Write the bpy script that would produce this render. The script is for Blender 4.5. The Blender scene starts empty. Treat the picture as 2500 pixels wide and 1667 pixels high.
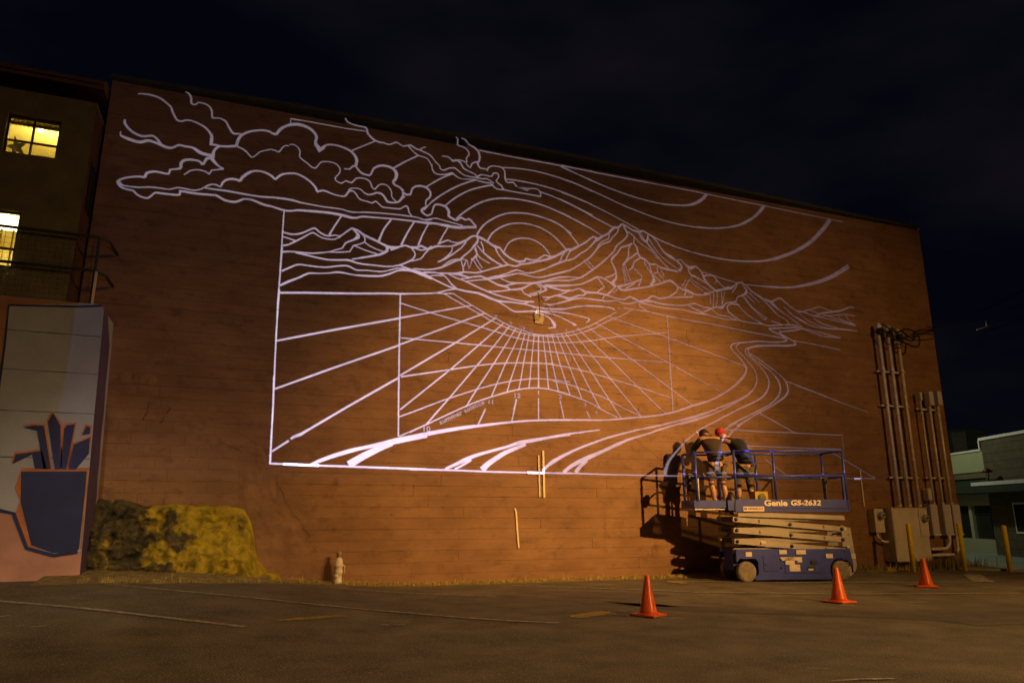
import bpy, bmesh, math, random
import numpy as np
from mathutils import Vector, Matrix, noise
random.seed(7)
RAD = math.radians
PI = math.pi
SC = bpy.context.scene
COL = SC.collection
WALL_Y = 13.06            # front plane of the mural wall

# ------------------------------------------------------------------ camera, sky, lamps, exposure
cam = bpy.data.cameras.new('camera'); cam.lens = 36 * 1740 / 2500; cam.sensor_width = 36
cam.clip_start = 0.05; cam.clip_end = 600
co = bpy.data.objects.new('camera', cam); COL.objects.link(co); SC.camera = co
R = (0.93479, -0.35521, 0.00058); U = (-0.08358, -0.21837, 0.97228); F = (0.34524, 0.90892, 0.23382)
co.matrix_world = Matrix(((R[0], U[0], -F[0], 0), (R[1], U[1], -F[1], 0), (R[2], U[2], -F[2], 1.25), (0, 0, 0, 1)))

world = bpy.data.worlds.new('World'); SC.world = world; world.use_nodes = True
wn = world.node_tree; wn.nodes.clear()
def N(nt, t, **kw):
    n = nt.nodes.new(t)
    for k, v in kw.items(): setattr(n, k, v)
    return n
bg = N(wn, 'ShaderNodeBackground'); wo = N(wn, 'ShaderNodeOutputWorld')
tc = N(wn, 'ShaderNodeTexCoord'); mp = N(wn, 'ShaderNodeMapping'); mp.inputs['Scale'].default_value = (1, 1, 2.6)
nz = N(wn, 'ShaderNodeTexNoise'); nz.inputs['Scale'].default_value = 2.6; nz.inputs['Detail'].default_value = 5; nz.inputs['Roughness'].default_value = .5
rp = N(wn, 'ShaderNodeValToRGB')
rp.color_ramp.elements[0].position = .40; rp.color_ramp.elements[0].color = (.0011, .0013, .0036, 1)
rp.color_ramp.elements[1].position = .68; rp.color_ramp.elements[1].color = (.0058, .0050, .0076, 1)
wn.links.new(tc.outputs['Generated'], mp.inputs['Vector']); wn.links.new(mp.outputs[0], nz.inputs['Vector'])
wn.links.new(nz.outputs['Fac'], rp.inputs['Fac']); wn.links.new(rp.outputs[0], bg.inputs['Color'])
bg.inputs['Strength'].default_value = 1.0
wn.links.new(bg.outputs[0], wo.inputs['Surface'])

SC.view_settings.view_transform = 'Standard'; SC.view_settings.look = 'None'
SC.view_settings.exposure = 0; SC.view_settings.gamma = 1; SC.view_settings.use_curve_mapping = False
SC.render.engine = 'CYCLES'
SC.cycles.max_bounces = 6

def lamp(name, kind, loc, target, energy, color, size=0.1, spot=None, blend=1.0):
    l = bpy.data.lights.new(name, kind); l.energy = energy; l.color = color
    l.shadow_soft_size = size
    if kind == 'SPOT': l.spot_size = RAD(spot); l.spot_blend = blend
    o = bpy.data.objects.new(name, l); o.location = loc
    if target is not None:
        o.rotation_euler = (Vector(target) - Vector(loc)).to_track_quat('-Z', 'Y').to_euler()
    COL.objects.link(o); return o
SODIUM = (1.0, .50, .135)
lamp('flood_and_fill_light', 'SPOT', (14.0, -6.0, 8.7), (6.5, 13.06, 2.5), 20500, SODIUM, .10, 30, 1.0)      # sodium flood on the wall
lamp('flood_and_fill_light', 'SPOT', (14.0, -6.3, 8.7), (13.2, 13.06, 2.2), 3000, SODIUM, .10, 50, 1.0)  # added wider beam beside the flood, fills the right end of the wall
lamp('flood_and_fill_light', 'SPOT', (14.0, -6.6, 8.7), (5.0, 13.06, 4.0), 850, SODIUM, .10, 66, 1.0)  # added faint broad beam, lifts the upper left of the wall
lamp('street_lamp_light', 'SPOT', (16.0, 4.0, 8.5), (6.5, 5.2, 0), 2700, (1.0, .55, .17), .12, 112, 1.0)
lamp('foreground_fill_light', 'SPOT', (12.0, -9.0, 10.0), (3.5, 3.6, 0), 7800, (1.0, .57, .23), .12, 50, 1.0)  # unseen lamp added to fill the foreground asphalt
lamp('left_fill_light', 'SPOT', (-3.0, -2.0, 6.0), (-1.5, 12.5, .3), 2100, (1.0, .72, .42), .15, 23, 1.0)  # unseen lamp added to brighten the rock footing and painted low wall
lamp('far_lamp_light', 'POINT', (18.4, 17.5, 5.4), None, 240, (.80, .95, .66), .15)

# ------------------------------------------------------------------ the projected drawing (strokes in wall units of 5 mm, width in mm)
ENC = """@cloud_outline
~-447,1713,26 -425,1717,36 -399,1717,41 -371,1710,41 -352,1697,37 -336,1684,37 -330,1669,42 -321,1652,42 -311,1637,42 -296,1635,37 -281,1643,34 -262,1644,32 -241,1638,32 -219,1629,37 -202,1614,45 -191,1598,60 -190,1582,65 -190,1564,62
~-195,1564,56 -174,1564,42 -160,1562,42
~-295,1755,20 -283,1751,40 -274,1737,45 -272,1719,42 -267,1711,35 -255,1713,30 -250,1721,30 -235,1723,30 -219,1720,33 -206,1710,35 -199,1695,35 -197,1678,35 -193,1670,33 -177,1674,28 -158,1671,36 -145,1661,41 -137,1646,38 -127,1631,41 -117,1622,43 -104,1624,38 -91,1625,33
~-476,1604,40 -475,1590,49 -464,1575,49 -450,1563,49 -434,1555,50 -416,1551,50 -401,1554,47 -386,1559,41 -375,1556,38 -363,1545,43 -352,1531,48 -341,1525,55 -323,1523,53 -310,1529,46 -295,1540,44 -279,1539,41 -254,1539,42 -240,1534,61 -223,1524,74 -202,1520,68 -182,1520,74
~-484,1556,12 -483,1542,28 -473,1537,54 -457,1532,63 -439,1528,63 -418,1527,64 -397,1538,59 -382,1537,55 -361,1532,53 -347,1526,48
~-160,1562,45 -172,1551,50 -179,1534,57 -179,1518,69 -180,1505,74 -170,1494,57 -155,1481,42 -139,1475,42
-139,1475,37 -158,1468,30 -179,1462,27 -185,1445,29
~-185,1445,29 -196,1452,27 -208,1455,27 -226,1455,27 -246,1449,27 -258,1438,27 -267,1428,22
-181,1512,62 -199,1505,57 -206,1488,49 -210,1478,49
~-210,1478,49 -222,1489,44 -234,1491,41 -254,1490,51 -272,1484,56 -281,1472,60 -280,1453,55
-280,1452,55 -282,1450,41 -299,1444,36 -314,1440,36 -316,1423,40
~-316,1423,40 -328,1422,40 -350,1424,40 -369,1422,45 -386,1413,51 -390,1396,54
~-390,1396,47 -408,1396,39 -433,1390,39 -453,1382,39 -469,1371,43 -469,1367,46
~-469,1371,46 -464,1360,53 -452,1354,34 -437,1354,32 -407,1355,32 -374,1362,30 -339,1364,26 -311,1364,21 -294,1371,19 -279,1376,19 -256,1375,26 -229,1374,26 -208,1382,29 -193,1394,29
~-473,1369,46 -469,1359,48 -462,1350,48 -451,1344,41 -436,1342,39 -420,1340,39 -410,1330,37 -397,1323,37 -384,1320,37 -372,1321,37 -362,1332,37 -352,1344,37 -333,1345,40 -304,1346,40 -278,1348,40 -273,1353,40
-273,1352,40 -274,1364,43 -260,1364,43
~-260,1364,43 -233,1363,43 -199,1364,44 -158,1367,46 -142,1361,49 -123,1353,47 -95,1351,47 -77,1358,45 -61,1368,42 -35,1370,43 -13,1364,48 11,1357,53 36,1355,46
~36,1355,38 60,1350,43 85,1346,41 109,1348,39 128,1354,44 173,1358,52 223,1361,53 258,1362,56 289,1360,61 310,1358,62 331,1355,54 352,1358,40 370,1366,41 414,1369,36 468,1373,33 522,1376,34 577,1377,37 618,1376,37 647,1377,37
~557,1377,39 612,1379,43 668,1381,52 714,1378,72 760,1378,73 801,1386,68 836,1391,59
~-195,1389,29 -167,1389,37 -121,1390,42 -74,1388,42 -39,1387,30 -3,1387,35 33,1390,43
~33,1391,43 69,1392,44 106,1392,46 136,1387,34 171,1385,24 222,1383,18 270,1384,21 298,1383,24 330,1378,30 387,1386,27 440,1391,25 507,1395,25 560,1396,28 590,1395,31 621,1389,29 647,1396,29
~620,1391,26 645,1399,26 668,1404,26 691,1400,26 725,1396,26 754,1392,26 777,1388,44
~-193,1394,34 -182,1403,32 -169,1408,29 -155,1407,29 -143,1403,32 -138,1419,42 -125,1434,47 -107,1440,52 -91,1440,50 -80,1436,55
~-80,1436,55 -72,1454,63 -53,1474,61 -35,1485,48 -11,1488,41 11,1484,44 26,1477,49
26,1478,46 42,1464,44
~42,1464,44 58,1484,44 74,1493,42 106,1501,42 131,1497,42 157,1485,45 178,1469,45 191,1454,45 195,1442,45
~195,1440,42 213,1448,40 230,1448,37 249,1442,32 275,1438,27 299,1439,35 308,1451,46 317,1465,46 333,1465,33 344,1453,30 358,1436,27 385,1432,25 406,1428,28 419,1438,28 433,1428,28 447,1418,28 471,1418,25 506,1420,28 520,1423,28 540,1438,31 549,1429,34 553,1413,28 565,1398,28
~312,1466,27 322,1476,25 343,1480,25 359,1478,25 370,1469,27 386,1461,36 407,1466,41 423,1475,44 442,1472,47 456,1458,47 465,1444,50 486,1443,39 508,1449,37 519,1463,56 530,1479,85
-160,1562,40 -132,1566,48 -104,1574,51
~-104,1574,63 -101,1594,64 -94,1615,59 -76,1633,49 -53,1646,44 -24,1655,42 -5,1657,44 13,1654,45
~13,1651,45 32,1649,66
~32,1649,58 44,1672,69 63,1690,58 89,1703,67 114,1707,73 140,1703,68 161,1693,62 175,1678,60 180,1665,60 177,1647,59 181,1630,81
178,1638,68 196,1615,108 207,1628,81 216,1640,41
~216,1640,41 234,1646,38 260,1647,41 289,1642,50 314,1632,55 331,1615,61 338,1596,69 335,1575,64
335,1575,50 322,1569,41 313,1556,30 290,1553,22
~335,1572,44 350,1555,44 363,1546,47 390,1543,42 398,1556,36 405,1575,48 423,1589,51 442,1595,51 467,1594,54 486,1586,66 497,1568,77 493,1544,68 483,1533,57
~483,1533,51 492,1520,48 514,1512,43 527,1498,62
523,1493,57 533,1486,99
~534,1486,57 556,1490,43 560,1508,40 569,1523,43 588,1532,49 611,1533,52 631,1523,46 639,1506,44 634,1488,41 621,1475,37 620,1459,32 625,1448,32
~625,1448,43 611,1438,52 604,1427,57 614,1416,43 629,1410,40 646,1421,37
~646,1421,37 650,1440,40 656,1459,43 670,1465,46 690,1464,47 706,1458,64 717,1441,64 716,1423,58 732,1414,47 750,1409,53 769,1423,50 787,1416,44 804,1422,44 819,1409,42 834,1393,50
~-102,1573,35 -82,1566,33 -67,1557,36 -54,1543,31 -45,1539,26 -33,1550,26 -20,1566,23 -3,1575,23 18,1584,23
~18,1583,26 33,1582,26 47,1579,31 57,1597,26 68,1609,21 81,1610,18
~82,1616,16 98,1619,19 113,1611,21 123,1595,27 122,1575,24 132,1564,27 150,1553,29 169,1539,27 184,1537,27 196,1555,24 205,1567,24 228,1572,22 252,1571,22 268,1562,25 277,1546,25 272,1528,27 259,1508,24 266,1497,24 285,1491,27 300,1504,27 323,1500,33 338,1520,30 356,1526,28 378,1525,28 394,1515,31 402,1496,30 414,1488,31 427,1507,28 443,1515,28 462,1512,28 476,1497,28 481,1484,25
~481,1486,25 481,1471,22 489,1459,20 503,1448,20
~284,1771,39 294,1756,36 313,1750,34 340,1748,34 364,1747,43 371,1739,45 374,1725,51 385,1712,51 405,1698,43 424,1694,37 441,1694,37 460,1691,32 476,1698,29 490,1707,32 504,1702,29 521,1695,32 549,1705,44 569,1695,38 589,1691,38 612,1684,32 630,1678,33 639,1669,30
~541,1699,38 561,1680,29 583,1666,26 613,1662,26 627,1653,24 638,1633,24
~640,1638,27 643,1616,29 655,1600,32 678,1598,33 704,1604,36 727,1614,42 739,1606,30 757,1597,27 781,1596,27 822,1602,30 846,1598,27 876,1596,28 895,1598,28 907,1586,31 925,1576,31 956,1577,28 999,1576,28 1062,1576,32 1122,1575,38
~1122,1573,38 1124,1591,35 1113,1605,29 1094,1607,29 1068,1602,29
~589,1691,35 597,1701,27 613,1710,21
~639,1672,24 654,1652,27 673,1637,30 676,1625,30 691,1620,30 715,1634,30 739,1638,33 756,1627,30 783,1612,27 828,1612,30 858,1611,31 876,1615,28 894,1608,22 910,1599,15
~682,1682,21 702,1684,27 717,1679,30 729,1669,51 744,1675,51 762,1666,42 774,1646,39 792,1637,30 828,1625,24 834,1615,55 852,1629,28 876,1629,31 900,1630,31 906,1643,34 916,1648,31 928,1646,31 931,1631,31 920,1613,28 931,1602,31 943,1595,34 953,1579,37 968,1577,31
~747,1677,27 764,1678,30 785,1673,30 791,1662,30 805,1653,30 812,1672,34 827,1682,34 835,1682,55 842,1665,40 852,1658,37 873,1659,31 880,1653,34 885,1668,37 903,1678,31 925,1680,31 946,1678,38 959,1661,34 960,1629,37 971,1614,34 996,1619,31 1012,1604,35 1037,1600,32 1059,1593,32 1068,1602,29 1046,1602,22 1015,1603,22
~739,1780,21 749,1771,40 747,1746,37 766,1742,31 784,1736,34 797,1722,37 797,1707,37 787,1692,30 790,1674,37
~763,1780,18 781,1776,40 798,1756,46 820,1749,43 839,1733,46 846,1710,52 842,1687,52 835,1681,46
@sky_arc
312,1633,28 405,1695,28
483,1591,37 529,1628,35 583,1666,32
619,1533,29 642,1552,29
~642,1552,35 670,1574,35 699,1594,39 730,1612,39
~946,1678,31 999,1686,28 1094,1690,32 1191,1682,33 1290,1666,33 1374,1641,34
~1223,1677,33 1322,1657,30 1423,1630,30 1526,1600,31 1631,1577,31 1738,1558,32 1848,1551,32 1961,1554,37 2060,1569,41
~1916,1553,40 1992,1558,44 2071,1571,45 2152,1595,61 2215,1627,77 2272,1668,90 2323,1723,107
1218,1737,33 1376,1691,34
~1223,1733,33 1323,1707,34 1424,1680,34 1528,1659,35 1634,1645,35 1742,1640,39 1836,1649,51 1893,1661,66 1941,1686,89 1969,1710,97 1986,1729,97
~962,1628,34 1030,1631,32 1126,1627,32 1223,1614,33 1305,1595,33 1372,1577,33
~1221,1612,33 1320,1590,33 1421,1560,30 1522,1524,27 1605,1493,31
~1658,1476,35 1739,1451,35 1847,1428,35 1978,1415,33
~1912,1418,29 1997,1413,34 2074,1411,37 2153,1414,42 2233,1423,48 2302,1435,56 2387,1458,71
~2136,1413,45 2216,1421,49 2298,1435,61 2404,1470,86 2492,1510,99 2585,1566,113 2658,1628,123 2709,1680,129 2741,1717,126
~1122,1597,32 1190,1583,32 1255,1566,33 1320,1544,33 1371,1528,33
~1221,1575,32 1303,1548,33 1385,1516,33 1469,1486,34
~644,1472,35 686,1511,38 743,1554,39 787,1580,39 834,1603,37
614,1431,23 644,1472,29
~700,1464,32 744,1507,36 802,1549,36 862,1576,37 907,1592,31
~749,1416,38 789,1456,39 847,1500,39 907,1528,40 968,1541,40 1030,1545,38 1093,1542,38 1157,1531,35 1221,1513,35 1286,1491,36 1369,1460,33
~1220,1516,32 1317,1481,29 1417,1437,30
~839,1362,44 863,1401,42 893,1429,39 938,1459,37 984,1477,37 1030,1484,37 1077,1486,38 1140,1478,38 1204,1461,42 1268,1425,42
838,1355,44 842,1368,41
~1161,1475,38 1209,1459,38 1251,1430,35 1283,1397,35 1300,1376,35
~884,1338,39 901,1370,39 931,1399,36 976,1425,34 1023,1437,34 1069,1439,31 1116,1432,31 1164,1413,35 1205,1384,38 1239,1350,38
~957,1303,33 974,1338,33 1001,1360,34 1038,1372,31 1078,1373,31 1116,1360,31 1144,1339,34 1165,1313,31
~294,1361,32 269,1312,34 251,1273,45
~483,1370,39 456,1326,38 439,1275,54
~575,1374,34 551,1328,36 527,1270,47
~633,1374,31 612,1328,34 594,1277,45
~714,1371,32 695,1335,32 678,1297,37
~1935,1332,24 1985,1325,24 2066,1310,29 2130,1303,24
~2179,1301,30 2248,1302,35 2371,1310,43
~2244,1302,37 2325,1304,43 2408,1312,51 2464,1321,59 2537,1340,84 2611,1363,106 2687,1394,116 2751,1427,123 2829,1475,139
@mountain_outline
~85,1260,25 111,1256,36 135,1259,36 159,1270,33 178,1283,34 197,1292,39 213,1280,34 234,1270,34 251,1269,34 274,1275,24 292,1274,29 311,1292,35 334,1313,35
~334,1313,35 357,1306,40 384,1290,54 413,1280,54 440,1270,46 470,1258,55 494,1254,82 518,1261,41 542,1271,39 561,1267,42 586,1267,70 608,1277,36 633,1268,51 650,1282,51
86,1242,25 107,1238,25 132,1232,33
~86,1207,38 109,1215,33 132,1231,36 158,1250,31 179,1267,28 193,1273,31 211,1264,21 229,1257,23 252,1256,24 272,1258,24 294,1273,26
~334,1313,35 355,1294,54 358,1280,94 341,1265,40 313,1249,34 303,1228,26 280,1217,21 253,1205,26 218,1196,31 181,1190,31 145,1189,36 116,1188,33 88,1183,38
~362,1301,27 379,1289,32 386,1273,27 384,1262,27
384,1262,27 367,1252,27 343,1242,32 331,1217,24 293,1209,18 255,1204,18
~386,1262,24 401,1252,24 428,1241,24 458,1234,27
346,1243,27 389,1230,27 434,1221,30
~470,1257,55 473,1240,68 447,1221,54 409,1208,40 370,1196,37 340,1187,26
~133,1186,30 170,1182,31 219,1176,31 257,1174,34 294,1178,37 327,1182,42 353,1176,34 384,1173,32 423,1174,29 476,1175,30 524,1187,33 563,1209,41 576,1220,33 584,1237,28 578,1252,28 567,1264,33
~563,1207,25 606,1224,28 620,1244,28 638,1267,34
~586,1264,33 608,1260,34 627,1266,34
486,1244,41 518,1259,33
~524,1187,30 545,1180,33 573,1172,55 611,1161,47
~91,1109,37 118,1126,35 145,1141,33 172,1142,28 209,1141,28 246,1143,31 283,1152,31 321,1159,34 342,1153,29 362,1146,26 398,1150,21 451,1151,27 482,1160,27 516,1173,30 546,1174,33
~89,1053,42 117,1072,50 151,1090,38 186,1112,38 223,1116,26 260,1122,26 287,1129,39 317,1129,31 348,1126,26 387,1127,40 425,1130,45 457,1135,40 490,1149,38 516,1163,35 543,1169,49 573,1169,50 611,1158,42 653,1145,28
~583,1180,22 624,1182,22 652,1184,28
611,1162,47 627,1169,33 653,1173,36
~573,1172,61 619,1162,69 655,1148,36 694,1133,34 737,1119,39 759,1116,42 799,1111,48 845,1109,52 883,1098,64 927,1086,64 992,1086,38 1040,1085,39 1064,1095,30
~927,1085,29 962,1068,26 998,1049,32 1028,1050,35 1067,1056,39 1113,1060,39 1175,1065,30 1254,1063,31
~1040,1085,36 1082,1079,36 1128,1075,39 1175,1077,33 1234,1085,34 1254,1090,31
~773,1159,29 816,1144,32 868,1126,35 918,1112,35 962,1104,32 1022,1096,33 1067,1097,39 1092,1099,39
~888,1122,26 927,1125,29 962,1133,29 986,1139,38 1034,1149,51 1071,1171,30 1095,1181,39
~577,1179,25 618,1180,28 654,1186,34 690,1198,42 718,1214,43 751,1234,43 774,1243,58
~693,1201,23 717,1224,26 740,1237,29 763,1242,43
~593,1272,36 607,1279,36 635,1268,51 663,1283,51 693,1288,37 733,1294,37 761,1309,58 793,1328,53 813,1346,44 830,1352,44
~830,1352,44 857,1346,68 887,1332,51 920,1316,75 937,1315,42 956,1294,54 983,1276,45 1016,1266,51 1047,1271,55 1053,1283,46 1078,1280,43 1106,1285,37 1137,1309,37 1165,1306,47 1194,1315,47 1226,1335,44 1246,1351,54
673,1294,37 693,1306,37 715,1317,37 733,1312,29 758,1311,35 781,1320,44
~733,1293,32 733,1274,32 717,1252,34 695,1230,37 675,1219,28
793,1322,35 773,1293,35 739,1262,37 700,1231,31
~839,1346,44 842,1332,50 825,1306,59 808,1283,35 780,1256,38 771,1243,58
771,1243,29 780,1212,35 783,1195,29
774,1246,29 794,1243,26 783,1212,26
797,1243,29 806,1207,23 817,1243,26 840,1275,35 831,1304,35
814,1248,38 840,1264,29
823,1250,26 838,1225,23 858,1204,20
835,1257,26 849,1235,23 863,1218,18
~828,1297,29 840,1275,26 858,1257,23 896,1241,21
~838,1313,26 866,1285,38 902,1260,50 947,1239,45
~854,1331,38 863,1314,30 868,1288,35
~917,1315,45 929,1290,30 950,1266,30 974,1247,33 1010,1244,39 1028,1254,45 1053,1260,43 1109,1278,52 1162,1297,53 1210,1322,41 1246,1347,48
1013,1268,39 1028,1258,36
~974,1245,39 947,1236,45 902,1219,35 859,1201,35 830,1193,32 786,1191,32 758,1180,71 718,1177,37 685,1174,37
~619,1169,36 652,1173,31 688,1172,34 713,1158,31 731,1137,34 754,1118,48
~641,1152,25 663,1162,25 696,1163,28
~719,1175,28 753,1162,31 773,1158,31
~758,1180,57 792,1173,43 810,1171,35 856,1182,38 882,1174,50 923,1186,88 968,1197,39 1022,1214,30 1068,1209,30 1114,1207,31 1177,1229,31 1258,1258,32
773,1161,26 810,1168,23
796,1153,26 839,1163,29 882,1171,32
~926,1191,27 971,1208,27 1013,1229,33 1047,1220,27 1083,1225,30 1130,1244,34 1203,1281,41 1238,1298,38 1259,1303,38
~882,1174,44 929,1154,41 959,1151,59 983,1142,41
~944,1183,35 971,1172,36 998,1170,45 1037,1174,33 1095,1181,55 1133,1193,61 1177,1209,28 1218,1221,25 1257,1226,25
959,1151,50 986,1162,45 1010,1170,39
~1133,1190,46 1177,1201,25 1221,1207,25 1257,1211,31
~1034,1146,36 1046,1130,27 1077,1118,36
~1064,1127,24 1107,1144,24 1123,1159,24 1102,1177,30
~1114,1179,46 1132,1168,40 1145,1159,55 1126,1146,40 1089,1128,27 1070,1122,18
~1132,1172,46 1192,1168,34 1223,1161,37 1256,1170,31
~1139,1177,52 1192,1180,52 1256,1189,53
~1129,1123,30 1160,1126,37 1188,1138,31 1213,1145,31 1256,1167,28
1188,1136,31 1220,1134,43 1245,1128,56
1138,1110,27 1163,1125,31
~1132,1095,30 1169,1094,30 1206,1107,31 1255,1123,34
~1087,1056,30 1117,1049,24 1148,1042,28 1165,1030,40 1177,1015,91 1183,1004,91
~1187,1001,50 1168,995,30 1152,992,12
~1128,1059,30 1169,1054,26 1211,1044,26 1252,1028,27 1269,1020,62 1282,1016,41
~1128,1063,24 1169,1066,22 1232,1066,25 1285,1060,25 1327,1054,25 1344,1047,38 1325,1031,15
~1082,1075,30 1144,1074,33 1222,1080,37 1286,1099,40 1350,1108,44 1416,1111,48 1452,1109,48 1467,1101,48
~1159,1304,53 1191,1313,47 1246,1350,54 1265,1351,80 1298,1371,48 1335,1395,49 1373,1427,43 1392,1416,82 1420,1436,50 1448,1452,57 1476,1484,74 1497,1487,57 1518,1507,58
~1518,1507,58 1546,1499,41 1570,1487,44 1601,1483,69 1626,1490,45 1651,1479,45 1675,1469,45 1702,1440,38 1729,1404,42 1764,1385,87 1799,1367,59 1823,1344,53 1804,1321,77
1800,1374,28 1818,1378,28 1843,1356,35 1864,1342,106
~1864,1342,106 1898,1355,46 1919,1339,36 1936,1318,43 1946,1293,43 1968,1275,36
1239,1347,25 1223,1320,32 1206,1286,31
1259,1347,38 1245,1317,32 1235,1296,32
~1158,1260,31 1206,1284,47 1238,1298,35 1277,1312,35 1304,1337,35 1334,1357,39 1361,1383,39 1382,1408,59 1396,1418,49
~1451,1450,40 1447,1427,33 1419,1413,26 1395,1387,33 1384,1365,39 1360,1335,42 1336,1313,32
~1500,1483,37 1492,1462,37 1467,1436,33 1453,1415,43 1422,1401,40 1398,1381,36 1381,1360,36
~1158,1222,40 1205,1238,37 1254,1256,35 1296,1283,32 1326,1307,35 1340,1317,35
1325,1306,16 1361,1273,16
1338,1314,16 1375,1281,16
~1525,1500,51 1538,1479,51 1544,1457,41 1519,1427,40 1487,1400,40 1472,1372,36 1444,1343,33 1419,1318,39 1385,1288,42 1351,1262,45 1318,1237,48 1295,1226,38 1253,1210,31 1205,1205,28 1158,1196,28
~1158,1204,25 1189,1215,28 1228,1224,25 1263,1227,22 1295,1228,28
~1545,1476,41 1562,1466,34 1579,1455,34 1574,1425,34 1591,1405,44 1593,1379,58 1609,1359,58 1630,1355,44 1650,1335,41 1682,1339,41 1703,1328,38 1739,1322,59 1782,1319,62 1800,1318,59
~1567,1421,51 1542,1408,40 1510,1394,43 1489,1365,40 1464,1339,56 1458,1323,33 1469,1302,43 1477,1281,56 1479,1247,49 1460,1226,81 1476,1207,98
~1556,1413,27 1546,1389,34 1543,1353,40 1514,1314,43
1589,1379,41 1546,1344,37 1514,1311,46
1512,1304,23 1524,1230,23
1517,1315,20 1535,1234,20
1524,1319,20 1552,1241,20
~1606,1358,37 1573,1336,34 1565,1311,50 1544,1292,23
1569,1308,20 1609,1272,20 1605,1257,27 1589,1222,43
1605,1257,37 1552,1233,43 1483,1208,65
1572,1236,40 1523,1205,26
~1476,1207,81 1450,1224,49 1417,1239,42 1387,1242,48 1357,1226,42 1311,1202,38 1252,1189,37 1157,1176,52
~1424,1243,39 1458,1257,33 1475,1271,33
~1486,1204,55 1513,1197,49 1568,1210,46 1638,1227,40 1710,1252,44 1757,1270,62 1795,1244,48 1870,1222,42 1918,1219,39 1964,1230,35
~1627,1354,34 1629,1329,27 1659,1291,27
~1650,1331,34 1662,1288,37 1671,1260,101 1649,1235,40
1669,1292,27 1691,1301,34 1692,1327,24
1669,1289,24 1706,1258,24
1691,1301,20 1728,1264,20
1703,1328,21 1726,1286,21
~1582,1452,14 1606,1430,14 1630,1417,14 1661,1401,14 1698,1364,14
~1601,1481,34 1617,1454,45 1642,1441,69 1650,1472,41
1612,1483,21 1628,1452,24
1641,1438,41 1682,1394,34 1715,1356,31 1750,1328,38
~1653,1459,21 1686,1411,17 1734,1368,14 1804,1328,14
~1761,1271,52 1792,1248,41 1783,1218,41 1731,1187,44 1688,1179,40 1660,1187,33 1631,1167,57 1593,1153,82 1546,1171,39 1514,1154,39 1464,1158,39 1424,1166,55 1382,1170,41 1329,1167,79 1297,1180,31 1261,1166,34 1220,1163,40 1157,1170,40
1738,1188,37 1869,1205,38 1874,1222,45 1831,1240,35 1834,1221,42 1825,1207,41
~1329,1164,63 1316,1151,38 1296,1150,38 1251,1131,53 1198,1139,40 1157,1124,37
~1156,1091,36 1203,1105,37 1248,1122,46 1293,1136,38 1335,1139,32 1397,1138,48 1440,1138,35 1474,1146,32 1510,1136,29 1548,1140,33 1582,1153,40
1424,1166,32 1407,1145,32
1382,1172,29 1419,1202,42 1390,1236,29
1469,1202,39 1431,1166,42
1482,1197,26 1461,1179,26
~1596,1156,66 1652,1162,60 1704,1155,44 1793,1157,38 1844,1165,41 1878,1175,38 1921,1164,38 1959,1163,32
~1596,1150,40 1651,1142,33 1721,1137,30 1810,1139,31 1882,1131,41 1926,1130,52 1956,1127,31
~1844,1162,41 1887,1146,42 1927,1134,42
~1582,1146,26 1602,1127,26 1632,1112,23
~1900,1356,28 1926,1335,29 1934,1316,48 1938,1301,28 1952,1281,36 1985,1256,40 2002,1249,72 2049,1263,72 2075,1272,97 2088,1273,61 2127,1301,42 2151,1308,37
~2151,1308,37 2178,1294,37 2198,1276,37 2230,1257,37 2269,1241,32 2308,1234,42 2328,1218,75 2358,1193,33
~1937,1314,48 1977,1322,36 1997,1317,36 2032,1281,31 2055,1271,36
2006,1305,26 2008,1296,22 1997,1286,19
~1867,1308,70 1889,1306,52 1937,1286,36 1973,1270,31 2000,1253,31
1854,1337,59 1867,1313,47
1866,1339,71 1895,1356,36
~2151,1304,25 2167,1284,29 2176,1264,74 2148,1243,41 2118,1231,36 2111,1210,29 2087,1203,29 2051,1195,29 2028,1171,95 2003,1172,35 1970,1162,47 1921,1136,28
2186,1263,22 2245,1219,17
2169,1250,20 2218,1215,17
~2160,1240,17 2205,1189,15 2285,1143,20
~2152,1237,20 2195,1192,15 2264,1139,20 2275,1145,15
~2108,1208,24 2141,1173,17 2190,1141,17 2256,1116,20
~2057,1180,48 2063,1154,43 2107,1130,29 2126,1119,29 2177,1115,29 2256,1113,27
~2128,1194,36 2082,1196,36 2057,1180,24
2091,1250,24 2114,1277,29 2126,1297,24
1968,1230,24 1967,1184,24
1988,1232,28 1979,1168,19
2009,1241,24 1998,1172,19
2032,1248,19 2030,1188,29
2050,1250,17 2033,1191,19
1933,1230,59 1966,1234,28 1989,1243,36
~1858,1287,14 1881,1268,14 1931,1241,16
~1866,1295,16 1901,1273,14 1974,1244,14
1855,1283,28 1830,1241,23
1841,1285,16 1816,1248,16
~1970,1160,35 1991,1143,24 2015,1133,24 2046,1133,24 2096,1123,26 2126,1120,29
~1921,1131,35 1975,1124,30 2037,1117,28 2108,1119,31
~1958,1161,28 1970,1161,35
~2250,1245,25 2288,1220,30 2355,1161,25
~2240,1256,32 2278,1237,30 2309,1229,50 2346,1245,38 2371,1254,43 2399,1237,38 2459,1202,38 2506,1199,44 2566,1187,34 2619,1204,47 2693,1219,53 2754,1234,48 2807,1255,46 2836,1253,33
2506,1202,31 2609,1236,24 2693,1221,26
2549,1211,21 2604,1200,26
~2311,1227,62 2329,1211,55 2362,1192,33 2419,1163,25 2475,1130,30 2490,1118,33
~2388,1213,25 2447,1171,33 2521,1141,33 2581,1129,28 2667,1130,47 2740,1134,48 2837,1134,27
~2458,1169,18 2521,1144,23
~2467,1198,18 2516,1166,18 2583,1140,21 2639,1134,23
~2566,1185,39 2572,1169,34 2626,1149,29 2711,1138,29
~2577,1184,26 2630,1180,26 2745,1170,29 2832,1160,59
~2580,1186,21 2676,1198,21 2774,1214,27 2833,1211,27
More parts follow.
